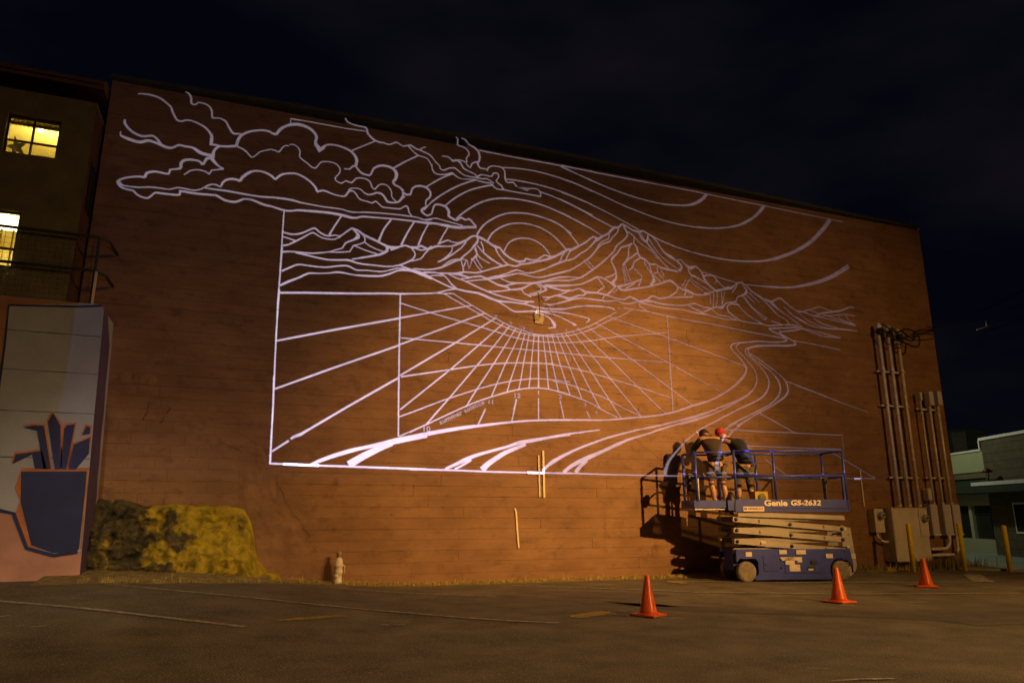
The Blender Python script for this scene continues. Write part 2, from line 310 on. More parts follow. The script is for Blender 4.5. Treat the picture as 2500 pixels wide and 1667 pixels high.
~2627,1198,18 2754,1178,27 2827,1166,40
2720,1200,21 2746,1182,19
~2774,1213,40 2783,1190,21 2818,1167,32
~2239,1251,17 2284,1222,25 2343,1169,25 2395,1150,25 2409,1126,33 2376,1123,25 2307,1134,25
~2226,1122,19 2278,1109,32 2387,1124,30 2464,1126,43
@winding_road
2481,1125,46 2468,1118,38 2287,1096,37
~2287,1096,37 2302,1086,33 2348,1072,33 2379,1058,48 2390,1049,45 2361,1038,41 2300,1031,44 2221,1028,40 2143,1016,43 2096,1009,39 2069,1000,39 2062,985,35 2077,964,35 2109,938,39 2129,914,42 2139,892,60 2129,866,59 2100,836,59 2051,798,51 2005,771,47 1933,736,50 1842,707,49 1770,684,48
~2492,1116,38 2428,1098,38 2346,1085,37
~2346,1085,44 2365,1072,37 2403,1057,33 2426,1046,34 2441,1033,49 2399,1022,56 2318,1016,62 2219,1006,61 2167,994,39 2143,982,43 2143,963,28 2174,940,21 2221,905,25 2249,874,36 2261,843,43 2253,808,50 2227,774,53 2174,743,45 2057,693,44 1943,639,43 1899,620,39
~2115,1011,35 2095,998,35 2094,982,28 2118,958,21 2160,919,25 2188,883,32 2194,848,39 2181,813,38 2151,782,42 2099,751,58 1985,708,44 1874,666,43 1767,637,42
~2099,748,34 1984,693,33 1873,651,39 1766,621,38
~2199,1002,29 2163,989,36 2158,971,43 2178,946,25 2230,918,29 2285,883,36 2316,847,50 2324,812,54 2311,779,46 2262,738,42 2169,693,41 2072,651,40 2015,624,40
~2165,965,28 2213,943,25 2305,891,29 2356,853,33 2368,818,54 2357,785,61 2289,740,46 2188,691,41 2109,650,44 2062,626,40
~236,415,23 263,426,70 307,444,83 353,460,87 389,471,80 425,480,73 462,489,81 499,497,112 536,507,126 587,519,121 652,532,103
~587,519,114 638,534,90 716,551,84 797,567,75 879,580,60 964,593,47 1050,604,39 1138,611,40 1245,617,41
~1150,612,46 1272,618,38 1412,624,27 1526,638,40 1625,650,38 1693,662,44 1763,680,42 1835,705,42 1926,734,40
~369,417,156 389,429,157 419,448,146 453,466,135 487,482,112 524,496,75
~725,410,51 759,425,65 799,444,92 839,461,79 880,474,61 922,486,59 978,502,60 1021,517,83 1079,528,84 1138,540,62 1197,550,49 1243,557,43
~1149,543,48 1225,558,43 1301,570,35 1379,582,18
~762,410,52 789,423,44 826,447,66
~870,409,146 895,433,120 931,457,108 964,477,95 1009,496,82 1050,512,69
~1121,409,56 1139,428,70 1166,450,70 1211,473,63 1242,487,49
~1148,434,62 1193,462,71 1238,485,63 1284,505,52 1346,528,50 1410,550,45 1490,572,45 1556,589,40 1657,611,44 1760,637,42 1849,662,39 1922,684,43
~1210,406,85 1243,431,85 1286,453,101 1329,471,102 1392,497,74 1456,525,75 1522,551,52 1588,570,43 1690,603,41 1795,633,42 1921,669,40
~1264,407,100 1285,432,86 1317,457,72
~1918,629,36 1892,616,36 1862,600,32 1811,566,29 1774,535,38 1735,499,53 1702,464,68 1683,427,92 1680,404,92
~2003,613,40 1965,565,59 1930,505,78 1910,443,96 1903,408,115
~2050,615,50 2013,577,50
~2005,559,50 2049,561,80 2071,536,100 2082,511,140
~2048,503,79 2079,474,119 2111,444,139
2192,691,31 2280,654,31 2386,609,32
2004,613,40 2064,643,37
2050,608,43 2105,650,37
@sundial_line
531,1069,35 533,952,35 535,846,34 539,699,36
537,746,34 544,524,33
92,847,36 292,906,43 534,974,45
508,966,40 534,975,35 651,1008,33 817,1054,28
96,672,35 300,765,42 533,867,39
512,857,37 538,871,34 779,984,36 875,1028,31
106,456,39 159,495,39
~165,501,40 174,508,58 197,518,61 210,527,52 228,539,43
228,539,43 357,626,42 537,743,44
542,752,34 758,898,39 919,1011,29
547,623,31 741,792,33 851,895,34 954,993,32
735,677,35 645,569,34
980,984,29 914,896,34 843,810,33 735,677,32
1007,976,29 957,894,31 914,824,34 842,713,33 802,646,32
1031,970,26 995,891,29 963,827,31 929,748,31 905,692,30
1049,964,26 1029,894,29 1010,834,29 983,757,31 971,715,31
1067,962,26 1053,893,29 1041,836,29 1030,771,29 1020,727,31
1089,959,27 1081,893,29 1075,838,29 1069,776,29 1064,734,29
1107,961,36 1106,737,40
1127,961,27 1141,843,32 1150,735,35
1147,963,27 1168,845,30 1194,728,32
1167,965,27 1205,837,30 1246,717,32
1189,967,27 1245,837,30 1300,702,33
1210,972,27 1292,829,30 1382,668,33
1232,976,27 1348,818,30 1455,667,33
1455,667,30 1478,636,30
1264,987,28 1422,812,31 1552,672,31
1552,672,31 1575,648,31
1293,997,28 1425,891,28 1571,766,28 1677,679,29
1677,679,29 1695,666,29
1332,1014,25 1540,891,29 1731,772,29 1839,706,29
1371,1035,28 1494,985,29 1727,887,29 1848,836,30
1434,1070,22 1665,1017,30 1734,1001,30 1857,971,30
1729,1100,27 1731,942,33 1734,683,35
1734,683,35 1734,677,35
1010,689,28 999,644,28
1011,687,31 991,600,31
1105,729,26 1105,712,26
1105,698,32 1105,612,31
882,644,33 852,580,32
1200,695,26 1217,621,26
1319,656,21 1334,628,21
741,1096,20 817,1057,20 916,1009,20
~916,1013,20 980,987,20 1040,971,23 1088,962,24 1130,961,21 1177,966,21
~1082,959,21 1142,962,21 1204,972,21 1267,990,24 1332,1014,25 1397,1050,25 1475,1094,26
706,1090,20 794,1049,20 892,1004,20
~890,1005,20 907,998,20 995,969,20 1055,958,21 1106,954,24 1177,958,21
~1082,953,21 1173,958,21 1235,966,21 1299,985,22 1364,1011,22 1430,1049,22 1498,1080,26 1550,1110,23
~534,1034,21 651,1008,25 779,984,25 916,958,26 1010,938,26 1100,931,27 1176,934,24
~1081,930,21 1204,935,24 1298,946,24 1395,966,25 1494,988,25 1665,1015,20 1721,1025,17
~539,897,24 752,896,25 980,893,26 1176,893,24
~1081,893,20 1234,891,24 1392,889,25 1557,889,25 1727,889,20
~545,747,31 727,786,30 846,812,30 951,829,28 1069,839,26 1175,843,24
~1081,840,20 1141,841,23 1233,834,24 1326,821,24 1454,795,25 1584,768,25 1728,733,23
544,596,25 635,634,26
~583,612,26 714,668,27 822,709,25 920,742,25 1021,766,26 1110,777,23 1248,773,24
~1170,772,23 1231,764,24 1324,740,24 1418,710,24 1498,674,21
1498,674,21 1572,649,19
547,524,23 645,571,23
~586,540,28 642,569,26 801,649,27 906,692,30 1021,728,31 1110,739,29 1185,732,29 1247,719,27
~1179,732,26 1231,721,26 1323,696,24 1385,668,21
1385,668,21 1464,635,18
1790,986,33 1967,946,31 2132,903,28
1782,864,26 2005,771,24
1774,745,23 1838,705,23
2423,1049,30 2566,1041,34 2714,1027,31
2414,834,33 2657,771,26 2843,728,27
2364,848,29 2537,805,30 2678,767,30
2488,1115,38 2595,1105,39 2723,1088,51
2488,1112,30 2614,1086,39 2722,1087,31
@border_line
80,1707,19 79,1725,24 134,1727,24 211,1727,25 290,1727,25 366,1731,25
842,1739,34 999,1737,32 1127,1738,33 1258,1738,33 1377,1738,34
1224,1740,36 1392,1736,34 1566,1735,35 1748,1734,32 1936,1733,33 2073,1729,27
1928,1732,26 2124,1728,31 2327,1725,32 2538,1720,29 2827,1716,26
82,1346,26 83,1260,28 85,1109,27
86,1201,28 86,1095,30 86,991,29 88,924,29
88,1038,29 88,987,29 89,885,29 92,785,29 96,671,33
93,716,33 98,619,33 100,524,32 103,416,39
91,1026,42 179,1036,45 277,1045,46 377,1055,44 480,1067,40 531,1071,40 655,1086,22
567,1076,22 635,1084,25 676,1091,28 717,1107,28 756,1117,37
676,1090,25 704,1091,22 741,1096,20
1509,1116,23 1615,1112,23
1509,1116,19 1635,1111,23 1733,1101,27 1866,1091,24
1818,1094,24 1861,1092,31 2016,1083,28 2167,1069,29 2283,1061,29 2379,1056,26
100,415,34 227,412,35 344,411,41 490,409,42 655,407,43
591,406,43 746,406,39 909,403,40 1049,403,36 1240,403,34
1148,403,36 1237,404,34 1420,402,32 1645,402,30 1817,403,31
1818,403,31 2661,408,27 2843,410,24
2006,607,30 2068,608,30 2199,607,27 2384,609,28 2552,608,22 2666,609,15 2667,543,15
2084,541,27 2306,541,28 2503,541,29 2651,542,26
2106,540,17 2173,503,27 2187,494,27 2251,454,20 2312,419,24
2567,533,18 2598,522,25 2653,498,33 2747,455,29 2842,411,26"""
TEXTS = [('summer solstice', 3.51, 2.87, 0.99, 0.07, 26.7), ('10', 3.19, 2.73, 0.13, 0.1, -0.5), ('11', 4.47, 3.31, 0.09, 0.09, 0.3), ('12', 5.01, 3.47, 0.13, 0.09, 0.6), ('2', 5.97, 3.5, 0.07, 0.09, 0.6), ('3', 6.52, 3.37, 0.07, 0.08, 0.4), ('4', 6.77, 3.23, 0.08, 0.07, 0.2), ('8', 4.58, 5.07, 0.06, 0.06, 2.8), ('9', 4.9, 4.96, 0.06, 0.06, 2.7), ('10', 5.15, 4.88, 0.09, 0.07, 2.5), ('11', 5.33, 4.85, 0.07, 0.05, 2.5), ('2', 5.91, 4.89, 0.06, 0.05, 2.5), ('3', 6.12, 4.93, 0.07, 0.05, 2.6), ('4', 6.4, 4.99, 0.07, 0.05, 2.6), ('6', 7.4, 5.53, 0.08, 0.06, 3.3)]

def smooth(pts):
    if len(pts) < 3: return pts
    out = []
    P = [np.array(p, float) for p in pts]
    P = [2 * P[0] - P[1]] + P + [2 * P[-1] - P[-2]]
    for i in range(1, len(P) - 2):
        a, b, c, d = P[i - 1], P[i], P[i + 1], P[i + 2]
        n = max(2, min(5, int(np.hypot(*(c - b)[:2]) / .09)))
        for k in range(n):
            t = k / n
            q = .5 * ((2 * b) + (c - a) * t + (2 * a - 5 * b + 4 * c - d) * t * t + (3 * b - a - 3 * c + d) * t ** 3)
            q[2] = b[2] + (c[2] - b[2]) * t
            out.append(q)
    out.append(P[-2])
    return out

def ribbon(pts):
    """two offset lists for a stroke of varying width"""
    P = [np.array(p, float) for p in pts]; Lf, Rt = [], []
    for i, p in enumerate(P):
        a = P[max(i - 1, 0)]; b = P[min(i + 1, len(P) - 1)]
        d = (b - a)[:2]; n = np.hypot(*d) or 1; d = d / n
        m = np.array([-d[1], d[0]])
        h = max(p[2], .02) / 2
        if 0 < i < len(P) - 1:
            d1 = (p - a)[:2]; d2 = (b - p)[:2]
            c = float(d1 @ d2) / ((np.hypot(*d1) * np.hypot(*d2)) or 1)
            h = h / max(.75, math.sqrt(max(0, (1 + c) / 2)))
        Lf.append(p[:2] + m * h); Rt.append(p[:2] - m * h)
    return Lf, Rt

STROKES = {}
cur = None
for ln in ENC.split('\n'):
    if ln.startswith('@'):
        cur = ln[1:]; STROKES[cur] = []; continue
    sm = ln.startswith('~')
    pts = [(int(a) / 200, int(b) / 200, int(c) / 1000 * .84) for a, b, c in (t.split(',') for t in ln.lstrip('~').split())]
    STROKES[cur].append(smooth(pts) if sm else pts)

def text_mesh(s, bold=0.0):
    cu = bpy.data.curves.new('t', 'FONT'); cu.body = s; cu.size = 1; cu.offset = bold; cu.resolution_u = 3
    ob = bpy.data.objects.new('t', cu); COL.objects.link(ob)
    dg = bpy.context.evaluated_depsgraph_get(); dg.update()
    me = bpy.data.meshes.new_from_object(ob.evaluated_get(dg))
    bpy.data.objects.remove(ob); bpy.data.curves.remove(cu)
    me.calc_loop_triangles()
    v = np.array([x.co[:2] for x in me.vertices]); t = np.array([x.vertices[:] for x in me.loop_triangles])
    bpy.data.meshes.remove(me)
    return v, t

POLYS = {}      # group -> list of convex polygons (wall metres)
for gname, ss in STROKES.items():
    L = []
    for k, s in enumerate(ss):
        a, b = ribbon(s)
        for i in range(len(a) - 1): L.append((k, [a[i], b[i], b[i + 1], a[i + 1]]))
    POLYS[gname] = L
L = []
for TK, (s, x, z, wd, h, ang) in enumerate(TEXTS):
    v, t = text_mesh(s, .01)
    mn, mx = v.min(0), v.max(0)
    v = (v - mn) / (mx - mn) * [wd, h * (1.25 if 's' in s else 1)]
    c, n = math.cos(RAD(ang)), math.sin(RAD(ang))
    v = v @ np.array([[c, n], [-n, c]]) + [x, z]
    for tr in t: L.append((TK, [v[k] for k in tr]))
POLYS['lettering'] = L

# raster of the drawing = the slide in the projector
IX0, IZ0, PXM, SS = -2.8, 1.8, 200, 2
IW, IH = 3600, 1480
big = np.zeros((IH * SS, IW * SS), np.float32)
def fill(poly):
    p = (np.array(poly) - [IX0, IZ0]) * PXM * SS
    x0, y0 = np.floor(p.min(0)).astype(int); x1, y1 = np.ceil(p.max(0)).astype(int) + 1
    x0, y0 = max(x0, 0), max(y0, 0); x1, y1 = min(x1, IW * SS), min(y1, IH * SS)
    if x1 <= x0 or y1 <= y0: return
    X, Y = np.meshgrid(np.arange(x0, x1) + .5, np.arange(y0, y1) + .5)
    for tri in ([0, 1, 2], [0, 2, 3])[:len(p) - 2]:
        a, b, c = p[tri]
        e1 = (b[0] - a[0]) * (Y - a[1]) - (b[1] - a[1]) * (X - a[0])
        e2 = (c[0] - b[0]) * (Y - b[1]) - (c[1] - b[1]) * (X - b[0])
        e3 = (a[0] - c[0]) * (Y - c[1]) - (a[1] - c[1]) * (X - c[0])
        m = ((e1 >= 0) & (e2 >= 0) & (e3 >= 0)) | ((e1 <= 0) & (e2 <= 0) & (e3 <= 0))
        big[y0:y1, x0:x1][m] = np.maximum(big[y0:y1, x0:x1][m], FILLV)
for gname, L in POLYS.items():
    FILLV = .55 if gname == 'lettering' else (.8 if gname == 'sundial_line' else 1.0)
    for _, q in L: fill(q)
img_a = big.reshape(IH, SS, IW, SS).mean((1, 3)); del big
for ax in (0, 1):                                     # lens softness
    img_a = (np.roll(img_a, 1, ax) + 2 * img_a + np.roll(img_a, -1, ax)) / 4
Xg, Zg = np.meshgrid(IX0 + np.arange(IW) / PXM, IZ0 + np.arange(IH) / PXM)
vig = .16 + .84 * np.exp(-((Xg - 2.4) / 5.2) ** 2 - ((Zg - 1.8) / 4.4) ** 2)      # hot spot of the projector lens
img_a = np.clip(img_a * vig + .003, 0, 1)            # plus the faint black-level glow of a real projector
slide = bpy.data.images.new('projector_slide', IW, IH, alpha=False, float_buffer=True)
slide.colorspace_settings.name = 'Non-Color'
buf = np.ones((IH, IW, 4), np.float32); buf[..., :3] = img_a[..., None]
slide.pixels.foreach_set(buf.ravel()); slide.update(); slide.pack()
del buf, Xg, Zg, vig, img_a

PROJ = (1.45, -.55, 2.05)
pl = bpy.data.lights.new('projector_light', 'SPOT'); pl.energy = 88000; pl.color = (.30, .43, 1.0)
pl.shadow_soft_size = .004; pl.spot_size = RAD(150); pl.spot_blend = .02; pl.use_nodes = True
po = bpy.data.objects.new('projector_light', pl); po.location = PROJ; po.rotation_euler = (PI / 2, 0, 0); COL.objects.link(po)
nt = pl.node_tree; nt.nodes.clear()
tcn = N(nt, 'ShaderNodeTexCoord'); sx = N(nt, 'ShaderNodeSeparateXYZ'); nt.links.new(tcn.outputs['Normal'], sx.inputs[0])
def M(op, a, b=None):
    n = N(nt, 'ShaderNodeMath', operation=op)
    for i, v in enumerate((a, b)):
        if v is None: continue
        if isinstance(v, (int, float)): n.inputs[i].default_value = v
        else: nt.links.new(v, n.inputs[i])
    return n.outputs[0]
az = M('ABSOLUTE', sx.outputs[2]); SG = 1
dist = WALL_Y - PROJ[1]
uu = M('DIVIDE', M('SUBTRACT', M('ADD', M('MULTIPLY', M('DIVIDE', sx.outputs[0], az), SG * dist), PROJ[0]), IX0), IW / PXM)
vv = M('DIVIDE', M('SUBTRACT', M('ADD', M('MULTIPLY', M('DIVIDE', sx.outputs[1], az), SG * dist), PROJ[2]), IZ0), IH / PXM)
cx = N(nt, 'ShaderNodeCombineXYZ'); nt.links.new(uu, cx.inputs[0]); nt.links.new(vv, cx.inputs[1])
ti = N(nt, 'ShaderNodeTexImage', image=slide, extension='CLIP', interpolation='Linear'); nt.links.new(cx.outputs[0], ti.inputs[0])
em = N(nt, 'ShaderNodeEmission'); lo = N(nt, 'ShaderNodeOutputLight')
nt.links.new(ti.outputs['Color'], em.inputs['Strength']); nt.links.new(em.outputs[0], lo.inputs[0])

# ------------------------------------------------------------------ helpers
def tag(o, label=None, cat=None, group=None, kind=None):
    if label: o['label'] = label
    if cat: o['category'] = cat
    if group: o['group'] = group
    if kind: o['kind'] = kind
    return o
def empty(name, loc=(0, 0, 0), rz=0, label=None, cat=None, group=None):
    o = bpy.data.objects.new(name, None); o.empty_display_size = .1; o.location = loc; o.rotation_euler = (0, 0, rz)
    COL.objects.link(o); return tag(o, label, cat, group)
class MB:
    def __init__(s): s.v = []; s.f = []; s.sm = []
    def add(s, v, f, smooth=False):
        n = len(s.v); s.v += [tuple(p) for p in v]; s.f += [tuple(i + n for i in q) for q in f]; s.sm += [smooth] * len(f); return s
    def box(s, x0, x1, y0, y1, z0, z1, ch=0):
        if ch:     # chamfered along every edge
            c = ch; b = bmesh.new(); bmesh.ops.create_cube(b, size=1)
            for v in b.verts: v.co = ((x0 + x1) / 2 + v.co.x * (x1 - x0), (y0 + y1) / 2 + v.co.y * (y1 - y0), (z0 + z1) / 2 + v.co.z * (z1 - z0))
            bmesh.ops.bevel(b, geom=b.edges[:] + b.verts[:], offset=c, segments=1, affect='EDGES')
            b.verts.index_update(); s.add([v.co[:] for v in b.verts], [[v.index for v in f.verts] for f in b.faces]); b.free(); return s
        v = [(x, y, z) for x in (x0, x1) for y in (y0, y1) for z in (z0, z1)]
        return s.add(v, [(0, 1, 3, 2), (4, 6, 7, 5), (0, 4, 5, 1), (2, 3, 7, 6), (0, 2, 6, 4), (1, 5, 7, 3)])
    def tube(s, pts, r, n=8, cap=True):
        pts = [Vector(p) for p in pts]; rr = r if isinstance(r, (list, tuple)) else [r] * len(pts)
        V = []; up = None
        for i, p in enumerate(pts):
            d = (pts[min(i + 1, len(pts) - 1)] - pts[max(i - 1, 0)]).normalized()
            if up is None: up = Vector((0, 0, 1)) if abs(d.z) < .9 else Vector((1, 0, 0))
            a = d.cross(up).normalized(); b = a.cross(d).normalized(); up = b
            for k in range(n):
                t = 2 * PI * k / n; V.append(p + a * math.cos(t) * rr[i] + b * math.sin(t) * rr[i])
        Fc = [(i * n + k, i * n + (k + 1) % n, (i + 1) * n + (k + 1) % n, (i + 1) * n + k) for i in range(len(pts) - 1) for k in range(n)]
        s.add(V, Fc, True)
        if cap:
            m = len(s.v) - len(V); s.f += [tuple(m + k for k in range(n)), tuple(m + (len(pts) - 1) * n + k for k in reversed(range(n)))]; s.sm += [False, False]
        return s
    def lathe(s, prof, n=20, c=(0, 0, 0), axis='z'):
        V = []
        for r, z in prof:
            for k in range(n):
                t = 2 * PI * k / n; p = (r * math.cos(t), r * math.sin(t), z)
                if axis == 'y': p = (p[0], p[2], p[1])
                V.append((p[0] + c[0], p[1] + c[1], p[2] + c[2]))
        m = len(prof)
        return s.add(V, [(i * n + k, i * n + (k + 1) % n, (i + 1) * n + (k + 1) % n, (i + 1) * n + k) for i in range(m - 1) for k in range(n)] + [tuple(range(n)), tuple((m - 1) * n + k for k in range(n))], True)
    def prism(s, poly, fn0, fn1):
        n = len(poly); V = [fn0(*p) for p in poly] + [fn1(*p) for p in poly]
        return s.add(V, [tuple(range(n)), tuple(range(2 * n - 1, n - 1, -1))] + [(i, (i + 1) % n, n + (i + 1) % n, n + i) for i in range(n)])
    def mesh(s, name, mat):
        me = bpy.data.meshes.new(name); me.from_pydata(s.v, [], s.f)
        me.polygons.foreach_set('use_smooth', s.sm)
        b = bmesh.new(); b.from_mesh(me); bmesh.ops.recalc_face_normals(b, faces=b.faces[:]); b.to_mesh(me); b.free()
        if mat: me.materials.append(mat)
        return me
    def build(s, name, mat, parent=None, kind=None, **kw):
        o = bpy.data.objects.new(name, s.mesh(name, mat)); COL.objects.link(o)
        if parent: o.parent = parent
        return tag(o, kind=kind, **kw)
def inst(name, me, parent, loc, rot=(0, 0, 0), scale=(1, 1, 1)):
    o = bpy.data.objects.new(name, me); o.location = loc; o.rotation_euler = rot; o.scale = scale; o.parent = parent
    COL.objects.link(o); return o
def copy_tree(o, parent=None):
    c = o.copy(); COL.objects.link(c); c.parent = parent
    for ch in list(o.children): copy_tree(ch, c)
    return c

def mat(name, col, rough=.6, var=.12, scale=6, bump=0, bscale=30, metal=0, col2=None, spots=None, spec=.5, coord='Object', stretch=(1, 1, 1), coat=0):
    m = bpy.data.materials.new(name); m.use_nodes = True; t = m.node_tree; b = t.nodes['Principled BSDF']
    b.inputs['Roughness'].default_value = rough; b.inputs['Metallic'].default_value = metal; b.inputs['Specular IOR Level'].default_value = spec
    if coat: b.inputs['Coat Weight'].default_value = coat
    g = N(t, 'ShaderNodeNewGeometry') if coord == 'World' else N(t, 'ShaderNodeTexCoord')
    src = g.outputs['Position'] if coord == 'World' else g.outputs['Object']
    mpn = N(t, 'ShaderNodeMapping'); mpn.inputs['Scale'].default_value = stretch; t.links.new(src, mpn.inputs[0])
    n1 = N(t, 'ShaderNodeTexNoise'); n1.inputs['Scale'].default_value = scale; n1.inputs['Detail'].default_value = 6; n1.inputs['Roughness'].default_value = .6
    t.links.new(mpn.outputs[0], n1.inputs['Vector'])
    r = N(t, 'ShaderNodeValToRGB'); c2 = col2 or tuple(c * (1 - var * 2) for c in col)
    r.color_ramp.elements[0].position = .33; r.color_ramp.elements[0].color = (*c2, 1)
    r.color_ramp.elements[1].position = .67; r.color_ramp.elements[1].color = (*[min(1, c * (1 + var * .6)) for c in col], 1)
    t.links.new(n1.outputs['Fac'], r.inputs['Fac']); out = r.outputs[0]
    if spots:
        sc_, thr, scol = spots
        n2 = N(t, 'ShaderNodeTexNoise'); n2.inputs['Scale'].default_value = sc_; n2.inputs['Detail'].default_value = 8; n2.inputs['Roughness'].default_value = .65
        t.links.new(mpn.outputs[0], n2.inputs['Vector'])
        r2 = N(t, 'ShaderNodeValToRGB'); r2.color_ramp.elements[0].position = thr; r2.color_ramp.elements[1].position = thr + .05
        t.links.new(n2.outputs['Fac'], r2.inputs['Fac'])
        mx = N(t, 'ShaderNodeMix', data_type='RGBA'); t.links.new(r2.outputs[0], mx.inputs['Factor']); t.links.new(out, mx.inputs['A']); mx.inputs['B'].default_value = (*scol, 1)
        out = mx.outputs['Result']
    t.links.new(out, b.inputs['Base Color'])
    if bump:
        n3 = N(t, 'ShaderNodeTexNoise'); n3.inputs['Scale'].default_value = bscale; n3.inputs['Detail'].default_value = 7; n3.inputs['Roughness'].default_value = .65
        t.links.new(mpn.outputs[0], n3.inputs['Vector'])
        bp = N(t, 'ShaderNodeBump'); bp.inputs['Strength'].default_value = 1; bp.inputs['Distance'].default_value = bump
        t.links.new(n3.outputs['Fac'], bp.inputs['Height']); t.links.new(bp.outputs[0], b.inputs['Normal'])
    m['nodes_out'] = 1
    return m

def wall_material():
    m = bpy.data.materials.new('brown_wall_paint'); m.use_nodes = True; t = m.node_tree; b = t.nodes['Principled BSDF']
    b.inputs['Roughness'].default_value = .62; b.inputs['Specular IOR Level'].default_value = .3
    g = N(t, 'ShaderNodeNewGeometry')
    def noise_(scale, det, rg, st):
        mp_ = N(t, 'ShaderNodeMapping'); mp_.inputs['Scale'].default_value = st; t.links.new(g.outputs['Position'], mp_.inputs[0])
        n = N(t, 'ShaderNodeTexNoise'); n.inputs['Scale'].default_value = scale; n.inputs['Detail'].default_value = det; n.inputs['Roughness'].default_value = rg
        t.links.new(mp_.outputs[0], n.inputs['Vector']); return n.outputs['Fac']
    def ramp(f, p0, c0, p1, c1):
        r = N(t, 'ShaderNodeValToRGB'); r.color_ramp.elements[0].position = p0; r.color_ramp.elements[0].color = (*c0, 1)
        r.color_ramp.elements[1].position = p1; r.color_ramp.elements[1].color = (*c1, 1); t.links.new(f, r.inputs['Fac']); return r.outputs[0]
    def mul(a, b_, fac=1.0):
        x = N(t, 'ShaderNodeMix', data_type='RGBA', blend_type='MULTIPLY'); x.inputs['Factor'].default_value = fac
        t.links.new(a, x.inputs['A']); t.links.new(b_, x.inputs['B']); return x.outputs['Result']
    base = ramp(noise_(.9, 5, .6, (1, 1, 1.6)), .35, (.25, .132, .066), .68, (.325, .182, .092))
    patch = ramp(noise_(2.2, 6, .62, (.7, 1, 2.2)), .36, (.80, .79, .78), .62, (1, 1, 1))
    grime = ramp(noise_(5.0, 9, .7, (.8, 1, 1.15)), .30, (.62, .60, .58), .46, (1, 1, 1))
    pits = ramp(noise_(26, 3, .5, (.55, 1, 1)), .24, (.35, .33, .3), .30, (1, 1, 1))
    out = mul(mul(mul(base, patch), grime), pits, .8)
    t.links.new(out, b.inputs['Base Color'])
    f1 = noise_(14, 8, .7, (.7, 1, 1.3)); f2 = noise_(90, 5, .6, (1, 1, 1))
    a = N(t, 'ShaderNodeMath', operation='MULTIPLY_ADD'); t.links.new(f2, a.inputs[0]); a.inputs[1].default_value = .25; t.links.new(f1, a.inputs[2])
    bp = N(t, 'ShaderNodeBump'); bp.inputs['Distance'].default_value = .011; t.links.new(a.outputs[0], bp.inputs['Height']); t.links.new(bp.outputs[0], b.inputs['Normal'])
    return m
WALLM = wall_material()
m_asphalt = mat('asphalt', (.180, .155, .115), .85, .25, 1.6, .03, 45, coord='World', spots=(60, .56, (.34, .31, .25)))
m_tar = mat('tar', (.115, .10, .088), .7, .2, 3, .006, 60, coord='World')
m_white_line = mat('worn_white_line', (.42, .38, .32), .8, .35, 14, .004, 60, coord='World', spots=(30, .60, (.14, .13, .12)))
m_yellow_line = mat('worn_yellow_line', (.42, .30, .05), .8, .3, 14, .004, 60, coord='World', spots=(26, .56, (.14, .13, .12)))
m_soil = mat('dry_soil', (.33, .25, .11), .95, .3, 9, .03, 30, coord='World', col2=(.16, .13, .05))
m_grass = mat('dry_grass', (.55, .42, .13), .9, .3, 3, coord='World', col2=(.30, .26, .07))
m_weed = mat('dry_weed', (.30, .27, .10), .9, .3, 3, coord='World')
m_dark = mat('black_plastic', (.02, .02, .02), .5, .2)
m_steel = mat('galvanised_steel', (.74, .70, .62), .42, .12, 12, metal=.1)
m_greybox = mat('grey_enclosure_paint', (.68, .63, .54), .5, .08, 3, .001, 20)
m_greybox2 = mat('grey_pull_box_paint', (.60, .56, .60), .5, .08, 3, .001, 20)
m_glass = mat('meter_glass', (.35, .38, .38), .08, .05, spec=.9)
m_yellowp = mat('yellow_bollard_paint', (.86, .66, .01), .45, .1, 8, .002, 20, spots=(7, .72, (.10, .07, .03)))
m_orange = mat('orange_cone_plastic', (.80, .12, .012), .32, .07, 4, spec=.6)
m_blue = mat('blue_machine_paint', (.040, .062, .36), .38, .10, 5, .001, 14, spots=(34, .72, (.10, .12, .25)))
m_beigearm = mat('grey_scissor_paint', (.40, .36, .32), .5, .10, 4, .001, 18, spots=(20, .72, (.16, .13, .1)))
m_shade = mat('dark_steel', (.05, .045, .045), .5, .2)
m_tyre = mat('grey_rubber', (.25, .21, .16), .8, .2, 12, .002, 30)
m_rim = mat('dusty_rim', (.33, .26, .20), .6, .2, 10, .003, 14)
m_sticker = mat('pale_sticker', (.72, .62, .52), .5, .1, 30, spots=(160, .60, (.40, .30, .26)))
m_letter = mat('cream_letter', (.85, .72, .52), .5, .05)
m_tape = mat('masking_tape', (.88, .74, .50), .6, .05)
m_tapew = mat('white_tape', (.92, .92, .90), .5, .03)
m_skin = mat('skin', (.50, .28, .18), .5, .08)
m_cream = mat('cream_pipe_paint', (.78, .70, .58), .5, .12, 20, .002, 40)
m_whitepipe = mat('white_pvc', (.82, .76, .74), .45, .06)
m_stucco = mat('olive_stucco', (.21, .19, .115), .9, .15, 2.5, .01, 40, coord='World')
m_darkred = mat('dark_red_wall', (.09, .03, .022), .8, .2, 2, .005, 30, coord='World')
m_eave = mat('eave_board', (.16, .09, .055), .7, .15, 3)
m_frame = mat('window_frame', (.02, .022, .012), .5, .1)
m_room = mat('yellow_room_wall', (.66, .58, .26), .9, .05)
m_curtain = mat('valance_cloth', (.62, .46, .10), .9, .15, 14, stretch=(6, 1, 1))
m_board = mat('brown_wood', (.16, .09, .03), .6, .1)
m_rail = mat('painted_railing', (.035, .04, .025), .6, .1)
m_wire = mat('wire_mesh_metal', (.10, .09, .08), .6, .1)
m_lilac = mat('pale_mural_paint', (.36, .40, .50), .8, .10, 1.2, .004, 26, coord='World', spots=(14, .74, (.20, .18, .17)))
m_pink = mat('pink_mural_paint', (.55, .30, .25), .8, .12, 1.6, .004, 26, coord='World')
m_salmon = mat('salmon_mural_paint', (.40, .19, .11), .8, .12, 1.6, coord='World')
